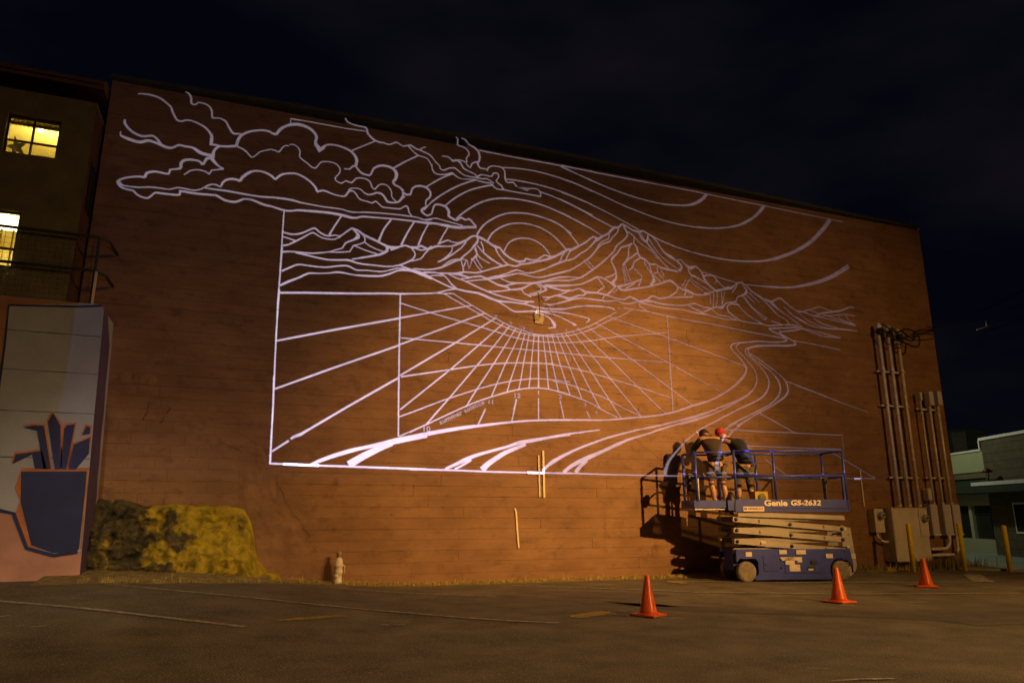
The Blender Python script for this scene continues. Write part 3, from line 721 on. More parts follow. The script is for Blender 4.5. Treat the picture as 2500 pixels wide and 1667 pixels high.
m_navy = mat('navy_mural_paint', (.018, .030, .14), .7, .14, 2, .003, 26, coord='World')
m_purple = mat('purple_mural_paint', (.09, .065, .19), .8, .12, 2, .004, 26, coord='World')
m_orangep = mat('orange_outline_paint', (.50, .19, .075), .8, .15, 6, coord='World')
m_concrete = mat('bare_concrete', (.30, .27, .22), .9, .15, 3, .008, 30, coord='World')
m_paveg = mat('pale_pavement', (.30, .33, .28), .9, .12, .8, .004, 20, coord='World')
m_fascia = mat('cream_fascia', (.42, .40, .25), .8, .06, 1)
m_band = mat('brown_fascia_band', (.17, .13, .07), .8, .1)
m_awn = mat('dark_green_awning', (.025, .035, .02), .8, .15)
m_darkglass = mat('dark_shop_glass', (.03, .032, .026), .12, .1, spec=.6)
m_brickd = mat('brown_brick', (.12, .085, .05), .85, .14, 5, .006, 20)
m_cloud_roof = mat('rooftop_metal', (.10, .10, .085), .6, .1)

def gz(x, y):
    S = lambda t: (lambda t: t * t * (3 - 2 * t))(min(1, max(0, t)))
    return .33 * S((3.5 - x) / 5.5) * S((y - 4) / 8)

# ------------------------------------------------------------------ ground
xs = np.unique(np.concatenate([np.linspace(-160, -8, 14), np.linspace(-8, 6, 57), np.linspace(6, 40, 30), np.linspace(40, 220, 14)]))
ys = np.unique(np.concatenate([np.linspace(-60, 2, 12), np.linspace(2, 14, 61), np.linspace(14, 40, 14), np.linspace(40, 260, 14)]))
mb = MB(); nx = len(xs)
V = [(x, y, gz(x, y)) for y in ys for x in xs]
mb.add(V, [(j * nx + i, j * nx + i + 1, (j + 1) * nx + i + 1, (j + 1) * nx + i) for j in range(len(ys) - 1) for i in range(nx - 1)], True)
mb.build('ground', m_asphalt, kind='structure')
def sheet(name, pts, m, lift, **kw):
    n = len(pts); b = bmesh.new(); vs = [b.verts.new((x, y, 0)) for x, y in pts]; b.faces.new(vs)
    bmesh.ops.triangulate(b, faces=b.faces[:])
    for _ in range(3 if kw.pop('fine', True) else 0): bmesh.ops.subdivide_edges(b, edges=[e for e in b.edges if e.calc_length() > .35], cuts=1)
    bmesh.ops.triangulate(b, faces=b.faces[:])
    for v in b.verts: v.co.z = gz(v.co.x, v.co.y) + lift
    bmesh.ops.recalc_face_normals(b, faces=b.faces[:])
    me = bpy.data.meshes.new(name); b.to_mesh(me); b.free(); me.materials.append(m)
    if me.polygons[0].normal.z < 0: me.flip_normals()
    o = bpy.data.objects.new(name, me); COL.objects.link(o); return tag(o, **kw)
def stripe(name, pts, wd, m, lift=.009, worn=0, **kw):
    P = [Vector((x, y)) for x, y in pts]; Q = []
    for a, b in zip(P[:-1], P[1:]):
        n = max(1, int((b - a).length / .12)); Q += [a.lerp(b, k / n) for k in range(n)]
    Q.append(P[-1]); mb = MB(); V = []
    for i, p in enumerate(Q):
        d = (Q[min(i + 1, len(Q) - 1)] - Q[max(i - 1, 0)]).normalized(); m_ = Vector((-d.y, d.x))
        e = min(1, .45 + min(i, len(Q) - 1 - i) * .4) if worn else 1
        for s in (1, -1):
            h = wd / 2 * e * (1 + random.uniform(-.16, .16) * (1 + worn)); q = p + m_ * h * s; V.append((q.x, q.y, gz(q.x, q.y) + lift))
    mb.add(V, [(2 * i, 2 * i + 1, 2 * i + 3, 2 * i + 2) for i in range(len(Q) - 1)])
    o = mb.build(name, m, **kw)
    if o.data.polygons[0].normal.z < 0: o.data.flip_normals()
    return o
sheet('tar_patch', [(4.69, 11.56), (6.24, 10.64), (6.54, 10.15), (5.78, 9.85), (4.95, 10.39), (4.46, 11.18)], m_tar, .004, kind='structure')
sheet('tar_patch', [(3.87, 11.2), (4.43, 10.7), (5.67, 9.62), (5.81, 8.82), (5.06, 9.3), (4.17, 10.45)], m_tar, .004, kind='structure')
sheet('tar_patch', [(5.09, 9.75), (5.88, 9.0), (6.86, 8.11), (7.82, 7.67), (8.61, 7.12), (9.96, 7.0), (16, 7.4), (16, 5.6), (9.2, 6.0), (8.04, 6.24), (7.94, 6.68), (7.43, 7.17), (6.56, 7.77), (5.51, 8.58)], m_tar, .004, kind='structure')
for pts in ([(-6, 12.2), (-2.37, 9.98), (-1.81, 9.57), (0.2, 8.21)], [(-1.52, 11.29), (-0.77, 10.78), (0.49, 10.2), (2.15, 9.24), (3.64, 8.06)], [(0.95, 12.38), (1.8, 12.03), (3.29, 11.36), (3.88, 10.91)],
            [(4.72, 12.43), (5.59, 11.72), (7.12, 10.32), (8.8, 9.43), (10.33, 8.86), (11.92, 8.39)], [(7.99, 12.04), (10.18, 10.88), (12.13, 10.32), (13.17, 9.94)]):
    stripe('parking_line', pts, .085, m_white_line, .009, kind='structure')
for pts, wd in (([(0.54, 8.57), (1.31, 8.95)], .16), ([(4.0, 8.42), (4.65, 8.77)], .28), ([(7.84, 12.2), (7.77, 11.61)], .3), ([(7.90, 11.05), (7.99, 10.88)], .16)):
    stripe('yellow_mark', pts, wd, m_yellow_line, .009, 1, kind='structure')
for pts, wd in (([(1.60, 8.35), (1.72, 8.30)], .07), ([(1.74, 8.34), (1.89, 8.3)], .07), ([(-1.85, 8.45), (-1.79, 8.47)], .08), ([(-1.71, 8.38), (-1.58, 8.43)], .08), ([(-2.3, 8.9), (-2.04, 9.03)], .06),
                ([(5.02, 8.04), (5.15, 7.88)], .08), ([(5.14, 8.0), (5.24, 7.88)], .06), ([(7.99, 8.2), (8.18, 8.13)], .18), ([(10.91, 9.31), (11.05, 9.19)], .22), ([(9.18, 8.1), (9.43, 8.0)], .1), ([(12.23, 9.32), (12.37, 9.12)], .14), ([(4.54, 5.08), (4.7, 4.99)], .05), ([(4.38, 4.65), (4.62, 4.61), (4.91, 4.53)], .05)):
    stripe('paint_scrap', pts, wd, m_white_line, .009, 1, kind='structure')
stripe('painted_arrow', [(14.63, 11.24), (13.71, 10.46), (13.21, 9.92)], .34, m_white_line, .009, kind='structure')
mb = MB(); mb.prism([(15.3, 12.45), (16.75, 11.1), (30, -2), (60, 20), (60, 60), (17.1, 60), (17.1, 13.2), (16.0, 13.0)], lambda x, y: (x, y, -.01), lambda x, y: (x, y, .05)); mb.build('pavement', m_paveg, kind='structure')
# soil strip along the foot of the wall
VG = [(-2.4, 11.35), (-1.82, 11.42), (-1.2, 11.40), (-0.72, 11.5), (0.1, 11.95), (0.51, 12.22), (0.89, 12.4), (1.71, 12.62), (2.97, 12.80), (4.46, 12.77), (6.41, 12.70), (8.06, 12.55), (9.6, 12.72), (12.66, 12.60), (13.16, 12.35), (14.5, 12.2), (15.6, 12.1), (16.4, 12.4)]
mb = MB(); V = []; VP = []
for (x0, y0), (x1, y1) in zip(VG[:-1], VG[1:]):
    n = max(1, int((x1 - x0) / .08))
    for k in range(n):
        x = x0 + (x1 - x0) * k / n; VP.append((x, y0 + (y1 - y0) * k / n + .05 * noise.noise(Vector((x * 3, 0, 0)))))
for x, y in VP:
    for k in range(7):
        t = k / 6; yy = y + (WALL_Y + .05 - y) * t
        V.append((x, yy, gz(x, yy) + .003 + (.05 + (.12 if x < .7 else 0)) * t * (1 - .3 * t) + .02 * t * noise.noise(Vector((x * 5, yy * 5, 3)))))
mb.add(V, [(i * 7 + k, (i + 1) * 7 + k, (i + 1) * 7 + k + 1, i * 7 + k + 1) for i in range(len(VP) - 1) for k in range(6)], True)
mb.build('soil_verge', m_soil, kind='structure')
def blades(name, items, m):
    mb = MB(); V = []; Fc = []
    for x, y, h in items:
        z = gz(x, y) + .01; a = random.uniform(0, PI); w_ = .004 + h * .035; dx, dy = math.cos(a) * w_, math.sin(a) * w_
        lx, ly = random.uniform(-.4, .4) * h, random.uniform(-.5, .25) * h; n = len(V)
        V += [(x - dx, y - dy, z), (x + dx, y + dy, z), (x + lx, y + ly, z + h)]; Fc.append((n, n + 1, n + 2))
    mb.add(V, Fc); o = mb.build(name, m, kind='stuff'); return o
its = []
for i in range(15000):
    x = random.uniform(-1.9, 16.2) if random.random() < .75 else random.uniform(-1.9, 1.2)
    k = min(range(len(VP)), key=lambda j: abs(VP[j][0] - x)) if False else int((x - VG[0][0]) / (VG[-1][0] - VG[0][0]) * (len(VP) - 1))
    y0 = VP[max(0, min(k, len(VP) - 1))][1]; y = y0 + (WALL_Y - .01 - y0) * random.random() ** (.8)
    dens = .55 + .6 * noise.noise(Vector((x * 1.7, y, 0)))
    if random.random() < dens: its.append((x, y, random.uniform(.02, .075) * (1.6 if 12.5 < x < 16 else 1) * (1.8 if random.random() < .05 else 1)))
tag(blades('dry_grass', its, m_grass), 'dry yellow grass fringe along the foot of the brown wall', 'grass')
its = [(15.4 + random.gauss(0, .55), 12.55 + random.uniform(-.35, .4), random.uniform(.08, .32)) for _ in range(700)] + [(12.9 + random.gauss(0, .6), 12.8 + random.uniform(-.2, .2), random.uniform(.05, .2)) for _ in range(500)]
tag(blades('tall_weeds', its, m_weed), 'taller pale weeds below the electrical boxes near the wall corner', 'weeds')

# ------------------------------------------------------------------ the big brown wall
XL, XR = -2.66, 16.82
wall = empty('mural_wall', (0, 0, 0), 0, 'large windowless brown concrete wall of board-marked courses carrying the projected drawing', 'building')
mb = MB(); mb.box(XL, XR, WALL_Y + .0045, WALL_Y + 14, 0, 8.72); mb.build('wall_core', WALLM, wall)
TOP = [(XL, 8.85), (0.02, 8.95), (3.18, 8.99), (6.13, 9.03), (10.4, 8.96), (14.65, 8.87), (XR, 8.86)]
def topz(x):
    for (a, b), (c, d) in zip(TOP[:-1], TOP[1:]):
        if a <= x <= c: return b + (d - b) * (x - a) / (c - a)
    return 8.86
mb = MB(); V = []
for x in np.linspace(XL - .03, XR + .03, 40):
    t = topz(min(max(x, XL), XR)); V += [(x, WALL_Y - .03, t - .07), (x, WALL_Y - .03, t), (x, WALL_Y + .3, t + .01), (x, WALL_Y + .3, t - .2)]
mb.add(V, [(4 * i + k, 4 * i + 4 + k, 4 * i + 4 + (k + 1) % 4, 4 * i + (k + 1) % 4) for i in range(39) for k in range(4)] + [(0, 1, 2, 3), (156, 159, 158, 157)])
mb.build('coping', mat('coping_metal', (.07, .065, .035), .6, .2), wall)
RAG = [(-2.7, 3.36), (-2.09, 3.34), (-1.36, 3.28), (-1.23, 2.71), (-0.98, 2.65), (-0.68, 2.49), (-0.42, 2.4), (-0.04, 2.27), (0.06, 1.43), (.12, 0)]
def ragx(z):
    for (a, b), (c, d) in zip(RAG[:-1], RAG[1:]):
        if d <= z <= b: return a + (c - a) * (b - z) / (b - d)
    return -9
z = 0.0; row = 0; rr = random.Random(3)
while z < 8.7:
    h = rr.choice([.185, .19, .19, .2, .2]); z1 = min(z + h, 8.74); zc = (z + z1) / 2
    x = max(XL, ragx(zc) + .03)
    if row == 0: pass
    cuts = [x]; px_ = XL + rr.uniform(.8, 4.6)
    while px_ < XR - .7:
        if px_ > x + .5: cuts.append(px_)
        px_ += rr.uniform(3.4, 5.0)
    cuts.append(XR)
    for a, b in zip(cuts[:-1], cuts[1:]):
        dep = rr.choice([0, 0, .0006, .001, .0015, .002, .003]); ys_ = WALL_Y - .002 - dep; c = rr.choice([.0012, .002, .003]); g = rr.choice([.0, .0003, .0006, .0014]); tl = rr.uniform(-.0012, .0012)
        x0, x1, za, zb = a + .001, b - .001 - g, z + .0005, z1 - .0008 - g
        V = [(x0, WALL_Y + .004, za), (x1, WALL_Y + .004, za), (x1, WALL_Y + .004, zb), (x0, WALL_Y + .004, zb), (x0 + c, ys_ + tl, za + c), (x1 - c, ys_, za + c), (x1 - c, ys_, zb - c), (x0 + c, ys_ + tl, zb - c)]
        MB().add(V, [(4, 5, 6, 7), (0, 1, 5, 4), (1, 2, 6, 5), (2, 3, 7, 6), (3, 0, 4, 7)]).build('board', WALLM, wall)
    z = z1; row += 1
# concrete block infill low on the left
bm_ = {}
zz = 1.36; r_ = 0
while zz < 3.34:
    lim = ragx(zz + .1) - .01 if zz > 1.43 else .04
    x = XL - (.2 if r_ % 2 else 0)
    while x < lim:
        x1 = min(x + .392, lim)
        if x1 - x > .08 and x1 > XL:
            o_ = WALL_Y - .001 - random.choice([0, .001, .002, .004])
            MB().box(max(x, XL) + .004, x1 - .004, o_, WALL_Y + .004, zz + .004, min(zz + .19, 3.36) - .005, .003).build('block', WALLM, wall)
        x += .4
    zz += .195; r_ += 1
# rough plaster slope between the blocks and the boards
def patch_mesh(name, left, right, z0, z1, nx_, nz_, off, amp, sc_, m, parent, seed=0):
    mb = MB(); V = []
    for j in range(nz_ + 1):
        z = z0 + (z1 - z0) * j / nz_; a, b = left(z), right(z)
        for i in range(nx_ + 1):
            t = i / nx_; x = a + (b - a) * t; e = min(1, min(t, 1 - t) * 5, j / nz_ * 8 + .3, (1 - j / nz_) * 6)
            n_ = noise.fractal(Vector((x * sc_, seed, z * sc_)), .9, 2.1, 5)
            V.append((x, WALL_Y + .01 - off * max(0, e) - amp * (n_ + .3) * max(.15, e), z))
    n = nx_ + 1
    mb.add(V, [(j * n + i, j * n + i + 1, (j + 1) * n + i + 1, (j + 1) * n + i) for j in range(nz_) for i in range(nx_)], True)
    return mb.build(name, m, parent)
def interp(tab, z):
    tab = sorted(tab)
    if z <= tab[0][0]: return tab[0][1]
    for (a, b), (c, d) in zip(tab[:-1], tab[1:]):
        if a <= z <= c: return b + (d - b) * (z - a) / (c - a)
    return tab[-1][1]
patch_mesh('plaster_slope', lambda z: interp([(.15, .12), (1.43, .03), (2.27, -.02), (2.5, -.6), (2.66, -1.05)], z) + .03 * noise.noise(Vector((z * 6, 1, 0))),
           lambda z: interp([(.15, 1.42), (.25, 1.40), (.78, 1.34), (1.23, 1.0), (1.5, .76), (1.88, .62), (2.29, .45), (2.64, .0), (2.66, -.4)], z) + .04 * noise.noise(Vector((z * 7, 2, 0))),
           .12, 2.66, 60, 90, .02, .022, 3.2, WALLM, wall)
patch_mesh('plaster_ledge', lambda z: -2.15, lambda z: -1.34 + .05 * noise.noise(Vector((z * 9, 2, 0))), 3.30, 3.52, 40, 12, .02, .03, 6, WALLM, wall, 4)
# cracks as thin dark grooves laid on the plaster
m_crack = mat('crack_dark_brown', (.05, .03, .02), .9, .2)  # one dark brown tone for cracks and joint lines
def crack(pts, r):
    P = []
    for a, b in zip(pts[:-1], pts[1:]):
        for k in range(6):
            t = k / 6; P.append((a[0] + (b[0] - a[0]) * t + random.uniform(-.025, .025), WALL_Y - .002 - (.03 if a[2] else 0), a[1] + (b[1] - a[1]) * t + random.uniform(-.012, .012)))
    MB().tube(P, [r * random.uniform(.3, 1.2) for _ in P], 5).build('crack', m_crack, wall)
crack([(.62, 1.88, 1), (.82, 1.42, 1), (1.08, 1.10, 1), (1.3, .8, 1)], .006)
crack([(-1.45, 3.05, 0), (-1.47, 2.85, 0), (-1.52, 2.68, 0)], .007)
crack([(-1.12, 2.95, 0), (-1.22, 2.75, 0), (-1.27, 2.66, 0)], .008)
crack([(-.1, 2.62, 0), (.3, 2.36, 0), (.55, 2.2, 0)], .004)
crack([(7.05, 3.2, 0), (7.9, 2.62, 0), (8.9, 1.95, 0)], .004)

# the drawing itself: thin skins of the wall surface where the beam lands
drawing = empty('projected_drawing', (0, 0, 0), 0, 'glowing white line drawing of clouds, mountains, sundial and winding road projected on the brown wall', 'light projection')
lay = 0
for gname, L in POLYS.items():
    yy = WALL_Y - .0085 - lay * .0013; lay += 1
    by = {}
    for k, q in L: by.setdefault(k, []).append(q)
    for k, qs in by.items():
        V, Fc = [], []
        for q in qs:
            n = len(V); V += [(p[0], yy - (k % 60) * .00002, p[1]) for p in q]; Fc.append(tuple(range(n, n + len(q))))
        me = bpy.data.meshes.new(gname); me.from_pydata(V, [], Fc); me.materials.append(WALLM)
        b = bmesh.new(); b.from_mesh(me); bmesh.ops.remove_doubles(b, verts=b.verts[:], dist=.0005); b.to_mesh(me); b.free()
        o = bpy.data.objects.new(gname, me); COL.objects.link(o); o.parent = drawing

# ------------------------------------------------------------------ things fixed to the wall
def tape(pts, wd, m, label):
    V = []; P = [Vector(p) for p in pts]
    for i, p in enumerate(P):
        d = (P[min(i + 1, len(P) - 1)] - P[max(i - 1, 0)]).normalized(); n_ = Vector((-d.y, d.x)) * wd / 2
        for q in (p + n_, p - n_): V += [(q.x, WALL_Y - .030, q.y), (q.x, WALL_Y - .024, q.y)]
    n = len(P); Fc = []
    for i in range(n - 1): a = 4 * i; b = a + 4; Fc += [(a, b, b + 2, a + 2), (a + 1, a + 3, b + 3, b + 1), (a, a + 1, b + 1, b), (a + 2, b + 2, b + 3, a + 3)]
    Fc += [(0, 2, 3, 1), (4 * n - 4, 4 * n - 3, 4 * n - 1, 4 * n - 2)]
    MB().add(V, Fc).build('tape_strip', m, None, label=label, cat='tape', group='strips of tape on the wall')
tape([(.73, 2.068), (1.33, 2.055)], .045, m_tapew, 'bright white level strip of tape at the lower left corner of the drawing')
tape([(5.51, 2.35), (5.53, 1.56)], .028, m_tape, 'thinner shorter strip of the upright cream pair under the sundial')
tape([(5.61, 2.45), (5.625, 1.54)], .04, m_tape, 'thicker longer strip of the upright cream pair under the sundial')
tape([(5.27, 2.013), (5.60, 2.010)], .05, m_tapew, 'short white level strip crossing the upright pair of tapes')
tape([(5.01, 1.34), (5.04, 1.26), (5.05, 1.1), (5.065, .9), (5.085, .68), (5.09, .61)], .03, m_tape, 'curved cream strip hanging alone low on the wall below the upright pair')
tape([(13.53, 2.033), (13.77, 2.035)], .045, m_tapew, 'short white level strip near the grey conduits on the right')
tape([(13.74, 2.23), (13.745, 1.41)], .032, m_tape, 'upright cream strip near the grey conduits on the right')

g = empty('sundial_gnomon', (5.56, WALL_Y, 5.1), 0, 'metal gnomon of thin rods and small lit plate sticking out above the sundial', 'sundial gnomon')
tip = (-.47, -1.05, .25)
MB().tube([tip, (.32, 0, .13)], .005, 6).build('rod', m_dark, g)
MB().tube([tip, (.08, 0, .12)], .0035, 6).build('rod', m_dark, g)
MB().tube([tip, (-.2, -.5, .12), (0, 0, 0)], .006, 6).build('rod', m_dark, g)
MB().prism([(-.10, -.07), (.06, -.08), (.10, .05), (.06, .22), (-.08, .24), (-.12, .10)], lambda x, z: (x, -.035, z), lambda x, z: (x, -.025, z)).build('plate', mat('brass_plate', (.42, .30, .15), .5, .3, 9), g)

sp = empty('standpipe', (1.73, 12.80, gz(1.73, 12.8) + .02), 0, 'short cream painted standpipe with couplings standing at the wall foot beside its shadow', 'standpipe')
MB().lathe([(.072, 0), (.072, .05), (.066, .055), (.066, .16), (.078, .165), (.078, .2), (.068, .205), (.068, .27), (.08, .275), (.08, .31), (.07, .315), (.07, .36), (.055, .40), (.04, .42)], 18).build('pipe_body', m_cream, sp)
MB().lathe([(.034, .41), (.034, .46), (.04, .465), (.04, .50), (.022, .52)], 14).build('cap', mat('weathered_cap', (.38, .30, .20), .6, .2), sp)
MB().lathe([(.034, 0), (.034, .07), (.042, .075), (.042, .10)], 12, axis='y').build('side_outlet', m_cream, sp).location = (-.04, -.12, .12)
mb = MB(); mb.tube([(.07, 0, .30), (.11, -.01, .27), (.10, -.01, .22), (.115, -.01, .17), (.09, 0, .14)], .009, 6); mb.build('chain', m_cream, sp)

# rock footing painted yellow
def rock():
    top = [(-2.35, 1.42), (-1.93, 1.47), (-1.62, 1.46), (-1.32, 1.37), (-.92, 1.40), (-.56, 1.37), (-.07, 1.38), (.14, 1.30), (.26, 1.12), (.35, .80), (.45, .5), (.6, .30), (.8, .24)]
    mb = MB(); nx_, nz_ = 130, 60; V = []
    for i in range(nx_ + 1):
        x = -2.35 + 3.15 * i / nx_; zt = interp(top, x) + .03 * noise.noise(Vector((x * 5, 7, 1))); zb = .1
        for j in range(nz_ + 1):
            t = j / nz_; z = zb + (zt - zb) * t
            bulge = .30 + .30 * math.sin(min(1, t * 1.1 + .15) * PI) ** .6 * (1 if x < .1 else max(.25, 1 - (x - .1) * 1.6))
            roll = math.sqrt(max(0, 1 - max(0, (t - .86) / .14) ** 2))
            n1 = noise.fractal(Vector((x * 1.6, 3, z * 1.6)), 1, 2, 6); n2 = abs(noise.fractal(Vector((x * 4.5, 9, z * 4.5)), .7, 2.2, 7)) * (1.5 if x < -.9 else 1)
            dpt = (bulge + .17 * n1 - .17 * n2 + .10 * (1 - t)) * roll
            xx = x + .05 * noise.noise(Vector((x * 2, z * 3, 5)))
            V.append((xx, WALL_Y + .05 - max(0, dpt), z))
    n = nz_ + 1
    mb.add(V, [(i * n + j, (i + 1) * n + j, (i + 1) * n + j + 1, i * n + j + 1) for i in range(nx_) for j in range(nz_)], True)
    m = bpy.data.materials.new('painted_rock'); m.use_nodes = True; t = m.node_tree; b = t.nodes['Principled BSDF']; b.inputs['Roughness'].default_value = .75
    ge = N(t, 'ShaderNodeNewGeometry')
    def nn(sc_, det, rg, off=0):
        mp_ = N(t, 'ShaderNodeMapping'); mp_.inputs['Location'].default_value = (off, off, off); t.links.new(ge.outputs['Position'], mp_.inputs[0])
        n = N(t, 'ShaderNodeTexNoise'); n.inputs['Scale'].default_value = sc_; n.inputs['Detail'].default_value = det; n.inputs['Roughness'].default_value = rg; t.links.new(mp_.outputs[0], n.inputs['Vector']); return n.outputs['Fac']
    s = N(t, 'ShaderNodeSeparateXYZ'); t.links.new(ge.outputs['Position'], s.inputs[0])
    def mth(op, a, b_, c=None):
        n = N(t, 'ShaderNodeMath', operation=op)
        for i, v in enumerate((a, b_, c)):
            if v is None: continue
            if isinstance(v, (int, float)): n.inputs[i].default_value = v
            else: t.links.new(v, n.inputs[i])
        return n.outputs[0]
    # paint survives mostly on the right half, bare mossy rock on the left
    gx = mth('MULTIPLY', mth('ADD', s.outputs[0], .95), .21); gx = mth('MINIMUM', mth('MAXIMUM', gx, -.15), .085)
    f = mth('ADD', nn(1.9, 7, .62), gx)
    rp_ = N(t, 'ShaderNodeValToRGB'); rp_.color_ramp.elements[0].position = .455; rp_.color_ramp.elements[1].position = .54; t.links.new(f, rp_.inputs['Fac'])
    ye = N(t, 'ShaderNodeValToRGB'); ye.color_ramp.elements[0].position = .35; ye.color_ramp.elements[0].color = (.42, .31, .02, 1); ye.color_ramp.elements[1].position = .6; ye.color_ramp.elements[1].color = (.74, .56, .03, 1); t.links.new(nn(6, 6, .6, 3), ye.inputs['Fac'])
    dk = N(t, 'ShaderNodeValToRGB'); dk.color_ramp.elements[0].position = .38; dk.color_ramp.elements[0].color = (.035, .030, .018, 1); dk.color_ramp.elements[1].position = .66; dk.color_ramp.elements[1].color = (.22, .18, .07, 1); t.links.new(nn(7, 8, .7, 6), dk.inputs['Fac'])
    mx = N(t, 'ShaderNodeMix', data_type='RGBA'); t.links.new(rp_.outputs[0], mx.inputs['Factor']); t.links.new(dk.outputs[0], mx.inputs['A']); t.links.new(ye.outputs[0], mx.inputs['B'])
    t.links.new(mx.outputs['Result'], b.inputs['Base Color'])
    bp = N(t, 'ShaderNodeBump'); bp.inputs['Distance'].default_value = .09; t.links.new(nn(11, 9, .72, 2), bp.inputs['Height']); t.links.new(bp.outputs[0], b.inputs['Normal'])
    mb.build('rock_footing', m, None, label='lumpy rock footing at the wall corner, yellow paint worn off to black rock', cat='rock')
rock()

# ------------------------------------------------------------------ retaining wall with the plant mural, left
YB = 12.10
def yf(d): return YB - d
rw = empty('retaining_wall', (-2.5, YB, .3), 0, 'pale low concrete wall painted with a navy potted plant at the left edge', 'wall'); rw.location = (0, 0, 0)
def rx(z): return -1.965 - (z - .31) * .0407
mb = MB(); V = []
mb.prism([(-7, .2), (rx(.2), .2), (rx(2), 2.0), (rx(4.3), 4.3), (rx(4.36) - .05, 4.36), (-7, 4.36)], lambda x, z: (x, YB, z), lambda x, z: (x, YB + 1.0, z))
mb.build('wall_body', m_lilac, rw)
def flat(name, poly, m, d, parent=rw, y=YB, th=.002):
    return MB().prism(poly, lambda x, z: (x, y - d, z), lambda x, z: (x, y - d + th, z)).build(name, m, parent)
flat('painted_ground', [(-6.9, 1.27), (-3.14, 1.27), (-2.86, 1.22), (-2.64, .75), (-2.32, .66), (rx(.72), .72), (rx(.2), .21), (-6.9, .21)], m_pink, .004)
flat('painted_margin', [(-6.9, 1.35), (-3.31, 1.35), (-3.31, 3.13), (-3.37, 4.24), (-2.47, 4.345), (-2.47, 4.355), (-6.9, 4.355)], m_salmon, .004)
def band(name, pts, wd, m, d):
    V = []; P = [Vector(p) for p in pts]; n = len(P)
    for i, p in enumerate(P):
        dd = (P[min(i + 1, n - 1)] - P[max(i - 1, 0)]).normalized(); q = Vector((-dd.y, dd.x)) * wd / 2
        for w_ in (p + q, p - q): V += [(w_.x, YB - d, w_.y), (w_.x, YB - d + .002, w_.y)]
    Fc = []
    for i in range(n - 1): a = 4 * i; b = a + 4; Fc += [(a, b, b + 2, a + 2), (a + 1, a + 3, b + 3, b + 1), (a, a + 1, b + 1, b), (a + 2, b + 2, b + 3, a + 3)]
    return MB().add(V, Fc).build(name, m, rw)
band('painted_line', [(-2.16, 4.345), (-2.47, 4.30), (-3.36, 4.23), (-3.33, 3.7), (-3.31, 3.13), (-3.30, 2.74), (-3.31, 1.9)], .03, m_navy, .007)
LV = [[(-2.59, 2.67), (-2.64, 2.54), (-2.46, 1.86), (-2.39, 1.86), (-2.47, 2.49)], [(-2.94, 2.44), (-2.81, 2.48), (-2.68, 2.48), (-2.51, 1.86), (-2.6, 1.86), (-2.75, 2.4)],
      [(-2.99, 1.92), (-2.97, 2.06), (-2.66, 2.12), (-2.56, 1.86), (-2.71, 1.86), (-2.77, 2.06)], [(-2.42, 2.45), (-2.39, 2.5), (-2.29, 2.52), (-2.32, 1.86), (-2.38, 1.86)],
      [(-2.18, 2.36), (-2.14, 2.50), (-2.085, 2.48), (-2.085, 2.38)], [(-2.075, 2.33), (-2.27, 2.22), (-2.29, 1.86), (-2.2, 1.86), (-2.06, 2.09)]]
for lf in LV:
    cxx = sum(p[0] for p in lf) / len(lf); cz = sum(p[1] for p in lf) / len(lf)
    o = flat('painted_leaf', [(cxx + (x - cxx) * 1.0, z) for x, z in lf], m_navy, .013)
    k = 0
    out = [(x + (.020 if x > cxx else -.020), z + (.028 if z > cz else 0)) for x, z in lf]
    out = [(min(x, rx(z) - .01), z) for x, z in out]
    MB().prism(out, lambda x, z: (x, YB - .010, z), lambda x, z: (x, YB - .008, z)).build('painted_outline', m_orangep, o)
pot = [(-2.87, 1.82), (-2.035, 1.84), (-2.04, 1.43), (-2.02, .74), (-2.15, .7), (-2.34, .7), (-2.61, .81), (-2.77, 1.26), (-2.82, 1.4)]
o = flat('painted_pot', pot, m_navy, .013)
MB().prism([(-2.92, 1.59), (-2.87, 1.87), (-2.025, 1.89), (-2.03, 1.84), (-2.84, 1.80), (-2.80, 1.41), (-2.60, .80), (-2.34, .68), (-2.36, .66), (-2.66, .80), (-2.86, 1.24), (-2.83, 1.41)], lambda x, z: (x, YB - .0105, z), lambda x, z: (x, YB - .009, z)).build('painted_outline', m_orangep, o)
band('painted_line', [(-6.8, 1.28), (-3.05, 1.28), (-2.88, 1.24), (-2.66, .77), (-2.32, .665), (-2.03, .71)], .05, m_navy, .0165)
band('painted_edge', [(rx(.75) - .015, .75), (rx(1.9) - .015, 1.9)], .02, m_orangep, .0165)
mb = MB(); V = []; n_ = 40                                    # ragged purple side strip
for k in range(n_ + 1):
    z = .3 + (4.3 - .3) * k / n_; e = .74 + .10 * noise.noise(Vector((z * 2.3, 1, 1))) - (.34 * max(0, (z - 3.9) / .4))
    V += [(rx(z) + .004, YB + .002, z), (rx(z) + .004, YB + e, z)]
mb.add(V, [(2 * i, 2 * i + 1, 2 * i + 3, 2 * i + 2) for i in range(n_)]); mb.build('painted_side', m_purple, rw)
for z in (1.02, 2.02, 2.68, 3.28, 3.86):
    if z > 1.4:
        P = [(-6.8 + k * .12, YB - .0035, z + .004 * noise.noise(Vector((k, z, 1)))) for k in range(40)] + [(rx(z) - .01, YB - .0035, z)]
        MB().tube(P, [.003 + .003 * random.random() for _ in P], 4).build('form_joint', m_crack, rw)

